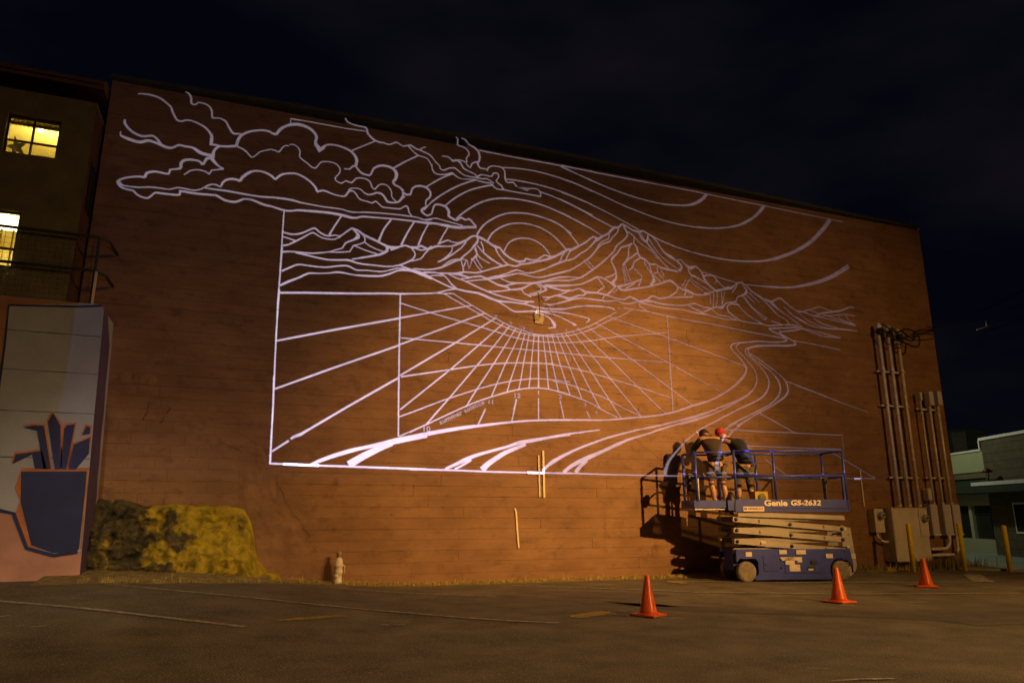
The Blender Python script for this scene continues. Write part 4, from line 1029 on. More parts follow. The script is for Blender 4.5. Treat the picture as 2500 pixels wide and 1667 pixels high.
rl = empty('guard_railing', (-2.4, 12.3, 4.36), 0, 'dark pipe railing with wire mesh on top of the painted low wall', 'railing')
rl.location = (0, 0, 0)
RY = 12.3
for z in (5.515, 4.955):
    MB().tube([(-7, RY, z), (-2.42, RY, z), (-2.30, RY + .02, z - .02), (-2.22, RY + .12, z - .03), (-2.2, RY + .7, z - .03)], .024, 10).build('rail', m_rail, rl)
for x in (-2.36, -3.9, -5.4):
    MB().box(x - .02, x + .02, RY - .02, RY + .02, 4.36, 5.5, .003).build('post', m_rail, rl)
MB().box(-2.345, -2.31, RY - .05, RY - .035, 4.37, 4.93).build('lit_post_strip', mat('lit_post_tone', (.75, .55, .3), .5, .05), rl)  # pale colour paints the lamplight falling on the end post
mb = MB(); x = -2.42
while x > -6.9: mb.tube([(x, RY + .004, 4.40), (x, RY + .004, 5.50)], .0028, 4, False); x -= .092
z = 4.44
while z < 5.5: mb.tube([(-6.9, RY, z), (-2.38, RY, z)], .0028, 4, False); z += .082
mb.build('wire_mesh', m_wire, rl, kind='stuff')

# ------------------------------------------------------------------ house behind it with lit windows
BY, BX = 12.42, -2.70
hs = empty('left_house', (0, 0, 0), 0, 'dark olive stucco house with two lit yellow windows beside the brown wall', 'building')
W1 = (-3.90, -3.16, 6.80, 7.46); W2 = (-4.45, -3.50, 4.92, 5.82)
mb = MB(); xs_ = sorted({-8.5, W1[0], W1[1], W2[0], W2[1], BX}); zs_ = sorted({4.3, W1[2], W1[3], W2[2], W2[3], 7.86})
def hole(x0, x1, z0, z1):
    xm, zm = (x0 + x1) / 2, (z0 + z1) / 2
    return any(w_[0] < xm < w_[1] and w_[2] < zm < w_[3] for w_ in (W1, W2))
for a, b in zip(xs_[:-1], xs_[1:]):
    for c, d in zip(zs_[:-1], zs_[1:]):
        if not hole(a, b, c, d): mb.add([(a, BY, c), (b, BY, c), (b, BY, d), (a, BY, d)], [(0, 1, 2, 3)])
for w_ in (W1, W2):    # reveals
    a, b, c, d = w_; y1 = BY + .12
    mb.add([(a, BY, c), (b, BY, c), (b, BY, d), (a, BY, d), (a, y1, c), (b, y1, c), (b, y1, d), (a, y1, d)], [(0, 4, 5, 1), (1, 5, 6, 2), (2, 6, 7, 3), (3, 7, 4, 0)])
mb.build('wall', m_stucco, hs)
mb = MB(); sy = [(12.42, 12.62), (13.0, 14.0)]
mb.add([(BX, 12.42, 4.3), (BX, 12.62, 4.3), (BX, 12.62, 7.86), (BX, 12.42, 7.86), (BX, 13.02, 4.3), (BX, 14, 4.3), (BX, 14, 7.86), (BX, 13.02, 7.86), (BX, 12.62, 6.08), (BX, 13.02, 6.08), (BX, 12.62, 6.92), (BX, 13.02, 6.92)],
       [(0, 1, 2, 3), (4, 5, 6, 7), (1, 4, 9, 8), (10, 11, 7, 2)])
mb.build('side_wall', m_darkred, hs)
MB().box(-8.5, BX, BY, 16, 7.86, 7.90).build('bay_roof', m_stucco, hs)
MB().box(-9, XL - .02, 13.3, 17, 7.9, 8.36).build('upper_wall', m_darkred, hs)
mb = MB(); mb.prism([(12.72, 8.34), (12.72, 8.50), (12.80, 8.54), (17, 8.9), (17, 8.36), (13.3, 8.34)], lambda y, z: (-9, y, z), lambda y, z: (XL - .03, y, z)); mb.build('roof_eave', m_eave, hs)
MB().box(-9, XL - .03, 12.66, 12.72, 8.40, 8.46, .008).build('gutter', m_eave, hs)
def room(w_, depth, power, color):
    a, b, c, d = w_; y0, y1 = BY + .12, BY + depth; x0, x1, z0, z1 = a - .6, b + (.5 if b < -3.4 else .38), c - .9, d + .35
    V = [(x, y, z) for x in (x0, x1) for y in (y0, y1) for z in (z0, z1)]
    mb = MB(); mb.add(V, [(2, 3, 7, 6), (0, 2, 6, 4), (1, 5, 7, 3), (0, 1, 3, 2), (4, 6, 7, 5)])
    mb.add([(x0, y0, z0), (x1, y0, z0), (x1, y0, c), (x0, y0, c), (x0, y0, d), (x1, y0, d), (x1, y0, z1), (x0, y0, z1), (a, y0, c), (a, y0, d), (b, y0, c), (b, y0, d)], [(0, 1, 2, 3), (4, 5, 6, 7), (3, 8, 9, 4), (10, 2, 5, 11)])
    me = bpy.data.meshes.new('room'); me.from_pydata(mb.v, [], mb.f); me.materials.append(m_room)
    o = bpy.data.objects.new('room_interior', me); COL.objects.link(o); o.parent = hs
m_pane = bpy.data.materials.new('window_pane'); m_pane.use_nodes = True; t = m_pane.node_tree; t.nodes.remove(t.nodes['Principled BSDF'])
tr = N(t, 'ShaderNodeBsdfTransparent'); gl = N(t, 'ShaderNodeBsdfGlossy'); gl.inputs['Roughness'].default_value = .03; ms = N(t, 'ShaderNodeMixShader'); ms.inputs[0].default_value = .06
t.links.new(tr.outputs[0], ms.inputs[1]); t.links.new(gl.outputs[0], ms.inputs[2]); t.links.new(ms.outputs[0], t.nodes['Material Output'].inputs[0])
def window(w_, mull, bars):
    a, b, c, d = w_; f = empty('window', (a, BY + .06, c)); f.parent = hs; W_, H_ = b - a, d - c
    fr = MB()
    for q in ((0, .03, 0, H_), (W_ - .03, W_, 0, H_), (0, W_, 0, .03), (0, W_, H_ - .03, H_)): fr.box(q[0], q[1], 0, .05, q[2], q[3], .003)
    fr.build('frame', m_frame, f)
    for x in mull: MB().box(x - .014, x + .014, .003, .047, .03, H_ - .03).build('mullion', m_frame, f)
    for z in bars: MB().box(.03, W_ - .03, .006, .044, z - .014, z + .014).build('glazing_bar', m_board, f)
    MB().box(.03, W_ - .03, .052, .055, .03, H_ - .03).build('pane', m_pane, f)
    return f
window(W1, [.36], [.24, .545]); room(W1, 2.6, 1, 1)
window(W2, [.62], [.30]); room(W2, 2.2, 1, 1)
m_glow = bpy.data.materials.new('lamp_glow'); m_glow.use_nodes = True; m_glow.node_tree.nodes['Principled BSDF'].inputs['Emission Color'].default_value = (1, .88, .55, 1); m_glow.node_tree.nodes['Principled BSDF'].inputs['Emission Strength'].default_value = 5
def bulb(x, y, z, r, name='ceiling_lamp', label='', mult=1):
    return MB().lathe([(.001, -r), (r * .6, -r * .8), (r, 0), (r * .6, r * .8), (.001, r)], 12, (x, y, z)).build(name, m_glow, None, label=label, cat='lamp')
rl1 = lamp('room_lamp', 'POINT', (-3.55, 13.6, 7.45), None, 40, (1, .80, .27), .06)
rl2 = lamp('room_lamp', 'POINT', (-3.9, 12.95, 5.85), None, 95, (1, .80, .30), .12)
bulb(-3.50, 12.72, 7.40, .05, 'ceiling_lamp', 'glowing white lamp behind the valance of the upper lit window')
bulb(-3.36, 14.2, 7.34, .028, 'pendant_lamp', 'left bulb of the small fitting seen through the upper lit window')
bulb(-3.24, 14.1, 7.30, .024, 'pendant_lamp', 'right bulb of the small fitting seen through the upper lit window')
MB().box(-4.4, -3.55, 12.72, 12.75, 5.60, 5.80, .01).build('light_panel', m_glow, None, label='bright white light panel filling the top of the lower lit window', cat='lamp')
mb = MB(); V = []
for i in range(61):
    x = W1[0] + .02 + (W1[1] - W1[0] - .04) * i / 60; y = BY + .15 + .012 * math.sin(i * 1.3); V += [(x, y, W1[3] - .005), (x, y, W1[3] - .115)]
mb.add(V, [(2 * i, 2 * i + 2, 2 * i + 3, 2 * i + 1) for i in range(60)], True)
m_curt = mat('valance', (.62, .50, .14), .9, .2, 20); m_curt.node_tree.nodes['Principled BSDF'].inputs['Transmission Weight'].default_value = .0
o = mb.build('valance', m_curt, None, label='short pleated yellow valance at the top of the upper lit window', cat='curtain')
st = []
for k in range(10):
    a = PI / 2 + k * PI / 5 + .3; r_ = .17 if k % 2 == 0 else .065; st.append((r_ * math.cos(a), r_ * math.sin(a)))
MB().prism(st, lambda x, z: (-3.80 + x, BY + .30, 7.03 + z * 1.2), lambda x, z: (-3.80 + x, BY + .31, 7.03 + z * 1.2)).build('paper_star', mat('dark_star_card', (.13, .12, .09), .7, .1), None, label='dark paper star hanging at the left of the upper lit window', cat='star decoration')
mb = MB()
for k in range(5): mb.box(-3.62 - k * .16, -3.60 - k * .16, BY + .2, BY + .24, 4.95, 5.58)
mb.build('curtain_stack', mat('warm_blind', (.5, .38, .08), .8, .2), None, label='narrow upright blind slats inside the lower lit window', cat='blind')
f = empty('window', (0, 0, 0)); f.parent = hs
MB().box(BX - .03, BX + .02, 12.62, 12.66, 6.08, 6.92).build('frame', m_frame, f); MB().box(BX - .03, BX + .02, 12.80, 12.83, 6.1, 6.9).build('mullion', m_frame, f)
MB().box(BX - .03, BX + .02, 12.66, 13.02, 6.88, 6.92).build('frame', m_frame, f)
MB().box(BX - .012, BX - .008, 12.66, 13.02, 6.08, 6.88).build('pane', m_pane, f)
MB().box(BX - .9, BX - .06, 13.05, 13.10, 5.9, 7.1).build('inner_wall', m_room, hs)

# ------------------------------------------------------------------ electrical gear on the right end of the wall
WY = WALL_Y
def conduit(x, yb, z0, z1, r, label, head=None, group='conduits on the wall'):
    c = empty('conduit', (x, yb, z0), 0, label, 'conduit', group)
    MB().tube([(0, 0, 0), (0, 0, z1 - z0)], r, 12).build('pipe', m_steel, c)
    n = int((z1 - z0) / 1.1)
    for k in range(1, n + 1): MB().tube([(0, 0, k * 1.1 - .03), (0, 0, k * 1.1 + .03)], r * 1.14, 12).build('coupling', m_steel, c)
    MB().tube([(0, 0, 0), (0, 0, .05)], r * 1.4, 12).build('hub', m_steel, c)
    if head == 'weather':
        h = MB(); h.lathe([(r * 1.3, 0), (r * 1.7, .06), (r * 1.9, .16), (r * 1.5, .24), (r * .5, .28)], 14, (0, -.02, z1 - z0)); h.build('weatherhead', m_steel, c)
        MB().box(-r * 2.2, r * .4, -.15, 0, z1 - z0 - .02, z1 - z0 + .13, .02).build('insulator', m_dark, c)
    if head == 'box':
        w_, hh, dd = HB; MB().box(-w_ / 2, w_ / 2, -dd, .06, z1 - z0, z1 - z0 + hh, .006).build('head_box', m_greybox2, c)
    return c
CY = 12.88
conduit(14.68, CY, 1.40, 5.60, .038, 'leftmost tall grey conduit rising from the big cabinet to a weatherhead', 'weather')
conduit(14.99, CY, 1.40, 5.56, .038, 'middle tall grey conduit rising from the big cabinet to a weatherhead', 'weather')
conduit(15.31, CY, 1.40, 5.50, .038, 'rightmost tall grey conduit rising from the big cabinet to a weatherhead', 'weather')
HB = (.08, .20, .05); conduit(15.80, CY, 1.45, 3.99, .022, 'thin left conduit of the shorter trio with a small cap box', 'box')
HB = (.145, .35, .1); conduit(16.09, CY, 1.45, 3.87, .032, 'middle conduit of the shorter trio with a grey head box', 'box')
HB = (.145, .35, .1); conduit(16.375, CY, 1.45, 3.89, .032, 'conduit nearest the wall corner in the shorter trio with head box', 'box')
def strut(x0, x1, z, label):
    s = empty('strut_channel', ((x0 + x1) / 2, CY + .06, z), 0, label, 'bracket', 'strut channels behind the conduits'); L_ = (x1 - x0) / 2
    MB().box(-L_, L_, 0, .04, -.02, .02, .003).build('channel', m_steel, s)
    return s
for z, nm in ((4.66, 'top'), (3.81, 'middle'), (2.08, 'lowest')):
    s = strut(14.55, 15.42, z, nm + ' bracket bar behind the three tall conduits')
    for x in (14.68, 14.99, 15.31): MB().box(x - 14.985 - .05, x - 14.985 + .05, -.11, -.095, -.015, .015, .003).build('clamp', m_steel, s)
for z, nm in ((3.78, 'upper'), (2.09, 'lower')):
    s = strut(15.72, 16.46, z, nm + ' bracket bar behind the three shorter conduits')
    for x in (15.8, 16.09, 16.375): MB().box(x - 16.09 - .045, x - 16.09 + .045, -.10, -.088, -.012, .012, .002).build('clamp', m_steel, s)
def cable(pts, r, label):
    P = []
    V_ = [np.array(p, float) for p in pts]; V_ = [2 * V_[0] - V_[1]] + V_ + [2 * V_[-1] - V_[-2]]
    for i in range(1, len(V_) - 2):
        a, b, c, d = V_[i - 1:i + 3]
        for k in range(6):
            t = k / 6; P.append(.5 * ((2 * b) + (c - a) * t + (2 * a - 5 * b + 4 * c - d) * t * t + (3 * b - a - 3 * c + d) * t ** 3))
    P.append(V_[-2])
    MB().tube(P, r, 7).build('cable', m_dark, None, label=label, cat='cable', group='service cables')
cable([(14.62, 12.72, 5.72), (14.8, 12.62, 5.45), (15.2, 12.6, 5.35), (15.6, 12.6, 5.28), (15.72, 12.6, 5.5), (15.6, 12.6, 5.68)], .022, 'longest drooping black loop under the weatherheads')
cable([(14.95, 12.72, 5.75), (15.1, 12.6, 5.5), (15.4, 12.58, 5.42), (15.58, 12.58, 5.56), (15.6, 12.6, 5.68)], .022, 'middle drooping black loop under the weatherheads')
cable([(15.25, 12.72, 5.72), (15.32, 12.58, 5.52), (15.45, 12.56, 5.5), (15.52, 12.58, 5.62), (15.6, 12.6, 5.68)], .022, 'shortest black loop tucked under the right weatherhead')
cable([(14.7, 12.75, 5.82), (15.0, 12.62, 5.62), (15.3, 12.62, 5.72), (15.6, 12.6, 5.68)], .02, 'upper black lead running between the weatherheads')
cable([(15.6, 12.6, 5.68), (16.5, 12.7, 5.88), (18.6, 13.0, 6.6), (21.4, 13.5, 7.7), (24, 14, 8.9)], .014, 'upper service wire leaving the weatherheads toward the sky')
cable([(15.6, 12.6, 5.66), (16.6, 12.75, 5.72), (19.5, 13.7, 6.25), (23.1, 15.0, 7.3), (27, 16.4, 8.6)], .012, 'lower service wire leaving the weatherheads toward the sky')
cable([(15.62, 12.6, 5.70), (16.5, 12.7, 5.92), (18.8, 13.2, 6.45), (22, 14.0, 7.45), (26, 15.2, 9)], .010, 'thin middle service wire leaving the weatherheads')
i_ = empty('splice_clamp', (19.6, 13.6, 6.42), 0, 'small clamp and spacer on the service wires against the dark sky', 'clamp')
MB().tube([(-.35, 0, -.12), (.35, .1, .09)], .022, 6).build('sleeve', m_steel, i_); MB().tube([(.1, .02, .02), (.12, .02, .18)], .015, 6).build('spacer', m_steel, i_)
ce = empty('cabinet', (14.2, 12.70, .17), 0, 'large grey steel electrical cabinet on the wall behind the left bollard', 'electrical cabinet')
MB().box(0, 1.08, 0, .35, 0, 1.19, .006).build('body', m_greybox, ce)
MB().box(.012, 1.068, -.012, 0, .012, 1.165, .004).build('door', m_greybox, ce)
MB().box(-.02, 1.1, -.025, .35, 1.19, 1.21, .004).build('lid', m_greybox, ce)
MB().box(.84, .88, -.03, -.012, .55, .68, .005).build('handle', m_dark, ce)
def meter(name, x, y, z, w_, h_, d_, dx, dz, r, label):
    o = empty(name, (x, y, z), 0, label, 'electric meter')
    MB().box(0, w_, 0, d_, 0, h_, .006).build('housing', m_greybox, o)
    MB().lathe([(r * 1.15, 0), (r * 1.15, -.03)], 22, (dx, 0, dz), 'y').build('ring', m_steel, o)
    gl_ = MB().lathe([(r, -.03), (r, -.09), (r * .9, -.115), (r * .5, -.125)], 22, (dx, 0, dz), 'y').build('glass_dome', m_glass, o)
    MB().box(dx - r * .6, dx + r * .6, -.128, -.126, dz - r * .15, dz + r * .25).build('dial', m_dark, gl_)
    return o
mt = meter('meter_box', 13.83, 12.85, .82, .28, .53, .19, .15, .38, .082, 'small grey meter box with round glass left of the large cabinet')
MB().box(.05, .255, -.006, -.0005, .06, .16).build('label_sticker', m_sticker, mt)
MB().tube([(.1, .08, 0), (.11, .08, -.08), (.17, .06, -.17), (.26, .05, -.21), (.40, .05, -.21)], .026, 10).build('bent_conduit', m_whitepipe, mt)
mt = meter('meter_box', 15.0, 12.66, .72, .27, .62, .38, .12, .42, .082, 'second round glass meter at the right edge of the large cabinet')
MB().box(.03, .22, -.006, -.0005, .05, .15).build('label_sticker', m_sticker, mt)
for x0, x1, lab in ((15.63, 15.86, 'leftmost narrow grey pull box of the three below the shorter conduits'), (16.05, 16.31, 'middle grey pull box of the three below the shorter conduits'), (16.36, 16.62, 'grey pull box at the wall corner, right of the other two')):
    b = empty('pull_box', (x0, 12.86, .77), 0, lab, 'electrical box', 'pull boxes below the shorter conduits'); w_ = x1 - x0
    MB().box(0, w_, 0, .18, 0, .69, .005).build('housing', m_greybox2, b); MB().box(.01, w_ - .01, -.008, 0, .01, .68, .003).build('cover', m_greybox2, b); MB().box(0, w_, -.02, .18, -.03, 0).build('flange', m_whitepipe, b)
b = empty('disconnect_switch', (15.63, 12.84, 1.54), 0, 'small rounded grey switch box above the leftmost pull box', 'electrical box')
MB().box(0, .12, 0, .2, 0, .30, .03).build('housing', m_greybox, b); MB().tube([(.06, .08, -.1), (.06, .08, 0)], .018, 8).build('nipple', m_dark, b)
def arc(cx_, cz_, r, a0, a1, y, n=8): return [(cx_ + r * math.cos(RAD(a0 + (a1 - a0) * k / n)), y, cz_ + r * math.sin(RAD(a0 + (a1 - a0) * k / n))) for k in range(n + 1)]
pz = empty('bent_pipe', (0, 0, 0), 0, 'upper of two white pipes bending from the cabinet up to the pull boxes', 'pipe', 'white bent pipes')
MB().tube([(15.27, 12.9, .42), (15.95, 12.9, .43)] + arc(15.97, .64, .21, -90, 0, 12.9) + [(16.18, 12.9, .76)], .034, 12).build('pipe', m_whitepipe, pz)
MB().tube([(15.74, 12.9, .427), (15.80, 12.9, .427)], .042, 12).build('coupling', m_whitepipe, pz)
pz = empty('bent_pipe', (0, 0, 0), 0, 'lower of two white pipes bending from the cabinet up to the pull boxes', 'pipe', 'white bent pipes')
MB().tube([(15.27, 12.9, .28), (16.2, 12.9, .29)] + arc(16.22, .50, .21, -90, 0, 12.9) + [(16.43, 12.9, .76)], .034, 12).build('pipe', m_whitepipe, pz)
MB().tube([(15.74, 12.9, .285), (15.80, 12.9, .285)], .042, 12).build('coupling', m_whitepipe, pz)
vb = empty('wall_vent', (12.62, WALL_Y - .03, .28), 0, 'small dark recessed vent low on the wall right of the lift', 'vent'); MB().box(-.05, .05, 0, .02, -.12, .12, .01).build('plate', m_dark, vb)

# ------------------------------------------------------------------ bollards and cones
for (x, y), h, r, ln, lab in (((13.93, 12.07), 1.02, .052, -.0, 'yellow bollard standing in front of the large cabinet'), ((15.40, 12.0), 1.02, .05, 0, 'yellow bollard in front of the white bent pipes near the wall corner'), ((16.13, 11.49), .98, .05, 0, 'yellow bollard furthest right, clear of the wall in front of the shop')):
    b = empty('bollard', (x, y, 0), 0, lab, 'bollard', 'yellow steel bollards'); b.rotation_euler = (0, RAD(random.uniform(-.6, .6)), 0)
    MB().lathe([(r, -.02), (r, h - .02), (r * .9, h), (r * .4, h + .012)], 20).build('post', m_yellowp, b)
def cone_proto():
    c = empty('traffic_cone')
    MB().lathe([(.118, .025), (.105, .06), (.032, .455), (.026, .475), (.012, .478)], 28).build('cone_body', m_orange, c)
    mb = MB(); mb.box(-.17, .17, -.17, .17, 0, .022, .006); mb.lathe([(.15, .02), (.145, .03), (.12, .034)], 24); mb.build('base', m_orange, c)
    MB().tube([(0, 0, .474), (0, 0, .479)], .010, 10).build('hole_rim', m_dark, c)
    return c
cp = cone_proto()
for i, (x, y, rz, lab) in enumerate(((4.97, 8.26, .5, 'nearest orange traffic cone, left of the other two'), (8.27, 8.48, .2, 'middle orange traffic cone, in front of the right wheel of the lift'), (11.40, 9.66, .9, 'farthest orange traffic cone, in front of the grey cabinet'))):
    c = cp if i == 0 else copy_tree(cp)
    c.location = (x, y, .006); c.rotation_euler = (0, 0, rz); tag(c, lab, 'traffic cone', 'orange traffic cones on the asphalt')

# ------------------------------------------------------------------ shop building far right, its roof units and the tree
fb = empty('shop_building', (22.02, 16.48, 0), math.atan2(.91, .41), 'low cream and brown shop building beyond the wall corner with dark windows', 'building')
# local x runs along the facade away from the camera, local y points away from the street
def fbx(name, x0, x1, y0, y1, z0, z1, m, parent=fb, ch=0): return MB().box(x0, x1, y0, y1, z0, z1, ch).build(name, m, parent)
Y_ = lambda v: -v
fbx('base_panel', -1.05, 6, -.3, -.02, 0, .47, m_fascia); fbx('shop_wall', -1.15, 6, -6, -.3, 0, 3.1, m_fascia)
fbx('wall_panel', -1.20, 6, -.3, -.02, 1.49, 1.84, m_fascia)
mb = MB(); mb.prism([(-.02, 1.86), (.45, 1.86), (.45, 1.98), (-.02, 2.32)], lambda y, z: (-1.18, y, z), lambda y, z: (6, y, z)); mb.build('awning', m_awn, fb)
fbx('fascia_band', -1.17, 6, -.3, .10, 2.32, 2.51, m_band); fbx('fascia', -1.17, 6, -.3, .14, 2.51, 3.13, m_fascia); fbx('coping', -1.2, 6, -.32, .18, 3.13, 3.19, m_whitepipe)
w_ = empty('shop_window'); w_.parent = fb
fbx('pane', -1.04, .31, -.14, -.12, .47, 1.49, m_darkglass, w_); fbx('mullion', -.575, -.535, -.13, -.08, .47, 1.49, m_frame, w_); fbx('transom', -1.04, .31, -.13, -.09, 1.22, 1.26, m_frame, w_)
fbx('blind', -1.0, -.1, -.30, -.28, .5, 1.2, m_concrete, w_)
w_ = empty('shop_window'); w_.parent = fb
fbx('pane', .49, 2.2, -.14, -.12, .47, 1.49, m_darkglass, w_); fbx('post', .31, .49, -.14, -.02, .47, 1.49, m_fascia, w_)
fbx('brick_wing', -9, -1.2, -6, .25, 0, 3.42, m_brickd); fbx('parapet_trim', -9, -1.17, -.1, .30, 3.42, 3.50, m_whitepipe); fbx('parapet_end', -1.2, -1.14, -.1, .3, 3.13, 3.42, m_whitepipe)
k = 0
for z in np.arange(.25, 3.4, .25): fbx('brick_course_joint', -9, -1.2, .25, .254, z, z + .012, m_crack)
fbx('canopy', -9, -.8, .25, 1.0, 1.83, 2.03, m_awn); fbx('canopy_edge', -9, -1.75, .98, 1.02, 2.03, 2.13, m_whitepipe)
sw = empty('shop_window'); sw.parent = fb; fbx('frame', -3.4, -2.35, .25, .29, .7, 1.55, m_whitepipe, sw); fbx('pane', -3.35, -2.4, .29, .295, .75, 1.5, m_darkglass, sw)
wl = empty('wall_lamp', (0, 0, 0)); wl.parent = fb
MB().lathe([(.03, .12), (.07, .1), (.16, 0)], 14, (-1.84, .55, 2.43)).build('lamp_shade', mat('rust_red_lamp', (.10, .02, .015), .5, .1), wl); MB().tube([(-1.84, .55, 2.55), (-1.65, .4, 2.35), (-1.3, .25, 2.2)], .015, 6).build('arm', m_dark, wl)
for (x, z0, z1, y, s, lab) in ((31.7, 4.16, 5.05, 24, .75, 'larger boxy rooftop unit behind the cream fascia'), (33.45, 4.2, 4.9, 24.3, .3, 'smaller rooftop unit beside the brown parapet')):
    o = empty('rooftop_unit', (x, y, z0 - 1.2), RAD(-30), lab, 'rooftop unit', 'rooftop units')
    MB().box(-s, s, -s, s, 0, z1 - z0 + 1.2, .03).build('casing', m_cloud_roof, o); MB().box(-s * .9, -s * .1, -s - .02, -s, .5, z1 - z0 + 1.05).build('grille', m_concrete, o)
def conifer(x, y, h, label):
    t_ = empty('conifer_tree', (x, y, 0), 0, label, 'tree'); MB().tube([(0, 0, 0), (0, 0, h)], [.35, .04], 8).build('trunk', m_board, t_)
    mb = MB(); V = []; Fc = []; rr_ = random.Random(5)
    for i in range(9000):
        u_ = rr_.random() ** .8; z = h * (.12 + .88 * u_); R_ = (1 - u_) * h * .30 * (.75 + .35 * math.sin(z * 3.1 + 1)) + .15
        a = rr_.uniform(0, 2 * PI); r_ = R_ * math.sqrt(rr_.random()) * (1 + .25 * math.sin(a * 5 + z)); p = Vector((r_ * math.cos(a), r_ * math.sin(a), z - r_ * .25))
        s = rr_.uniform(.10, .26); d = Vector((math.cos(a), math.sin(a), -.3)) * s * 1.6; q = Vector((-math.sin(a), math.cos(a), rr_.uniform(-.4, .4))) * s * .6; n = len(V)
        V += [p - q, p + q, p + d]; Fc.append((n, n + 1, n + 2))
    mb.add(V, Fc).build('crown', mat('needle_foliage', (.05, .065, .025), .9, .3, 4), t_)
conifer(42.5, 24.5, 9.5, 'dark conifer silhouette barely visible above the brown shop parapet')

# ------------------------------------------------------------------ scissor lift (local x along the machine, y away from the camera)
LROT = math.atan2(-.2334, .9724); LORG = (9.03, 11.48, 0)
lift = empty('scissor_lift', LORG, LROT, 'blue scissor lift with grey scissor arms, raised slightly beside the brown wall', 'scissor lift')
WD = .80
def side_text(s, x0, z0, x1, z1, y, m, parent, bold=.02, tilt=0):
    cu = bpy.data.curves.new('t', 'FONT'); cu.body = s; cu.size = 1; cu.offset = bold; cu.extrude = .0; cu.resolution_u = 3
    ob = bpy.data.objects.new('t', cu); COL.objects.link(ob); dg = bpy.context.evaluated_depsgraph_get(); dg.update()
    me = bpy.data.meshes.new_from_object(ob.evaluated_get(dg)); bpy.data.objects.remove(ob); me.name = 'lettering'
    vs = [v.co.copy() for v in me.vertices]; a, b = min(v.x for v in vs), max(v.x for v in vs); c, d = min(v.y for v in vs), max(v.y for v in vs)
    for v, q in zip(me.vertices, vs):
        zz_ = (q.y - c) / (d - c); v.co = (x0 + (q.x - a) / (b - a) * (x1 - x0) + zz_ * tilt, y, z0 + zz_ * (z1 - z0))
    me.materials.clear(); me.materials.append(m); o = bpy.data.objects.new('lettering', me); COL.objects.link(o); o.parent = parent; return o
# chassis: side profile with two wheel openings
def chassis_profile():
    P = [(-.16, .58), (-.16, .36), (-.10, .42), (.22, .42), (.26, .36), (.26, .16), (.17, .06), (1.68, .06)]
    P += [(1.92 + .235 * math.cos(RAD(a)), .19 + .235 * math.sin(RAD(a))) for a in range(200, -11, -14)]
    P += [(2.17, .30), (2.13, .58)]
    return P
mb = MB(); mb.prism(chassis_profile(), lambda x, z: (x, 0, z), lambda x, z: (x, .05, z)); mb.prism(chassis_profile(), lambda x, z: (x, WD - .05, z), lambda x, z: (x, WD, z))
mb.box(.28, 1.66, .05, WD - .05, .08, .5); mb.box(-.14, 2.1, .2, WD - .2, .2, .56); mb.build('chassis', m_blue, lift)
MB().box(-.155, 2.12, .004, WD - .004, .575, .59, .004).build('top_deck', m_blue, lift)
MB().box(.17, 1.68, -.012, 0, .035, .115, .006).build('pothole_guard', m_blue, lift)
for x0, x1, z0, z1 in ((.36, .66, .19, .47), (.78, 1.5, .16, .44)):
    d = MB().box(x0, x1, -.010, 0, z0, z1, .004).build('service_door', m_blue, lift)
    if x0 > .7:
        MB().box(1.22, 1.38, -.016, -.0102, .20, .27, .004).build('latch_recess', m_dark, d); MB().box(1.30, 1.42, -.022, -.0102, .31, .38, .01).build('key_panel', m_dark, d); MB().box(1.24, 1.34, -.0175, -.0162, .205, .235).build('latch', m_steel, d)
    else: MB().box(.385, .42, -.018, -.0102, .30, .33, .004).build('latch', m_dark, d)
for z in (.25, .40): MB().box(.695, .73, -.014, -.0, z - .02, z + .02, .004).build('hinge', m_dark, lift)
for x, y, inner in ((.03, -.012, 0), (1.915, .0, 0), (.03, WD - .10, 1), (1.915, WD - .10, 1)):
    w_ = empty('wheel', (x, y, .185)); w_.parent = lift; s = -1 if not inner else 1
    prof = [(.135, .0), (.172, .0), (.184, .02), (.186, .06), (.184, .10), (.172, .12), (.135, .12)]
    MB().lathe(prof, 32, (0, 0, 0), 'y').build('tyre', m_tyre, w_)
    rim = MB().lathe([(.136, .004), (.128, .004), (.118, .045), (.06, .05), (.055, .02), (.03, .015)], 28, (0, 0, 0), 'y').build('rim', m_rim, w_)
    for k in range(5): a = k * 2 * PI / 5; MB().tube([(.09 * math.cos(a), .03, .09 * math.sin(a)), (.09 * math.cos(a), .05, .09 * math.sin(a))], .010, 6).build('wheel_bolt', m_shade, rim)
MB().prism([(.05, .30), (.17, .17), (.13, .02), (-.02, .0)], lambda x, z: (x - .0, -.004, z + .12), lambda x, z: (x, .0, z + .12)) if False else None
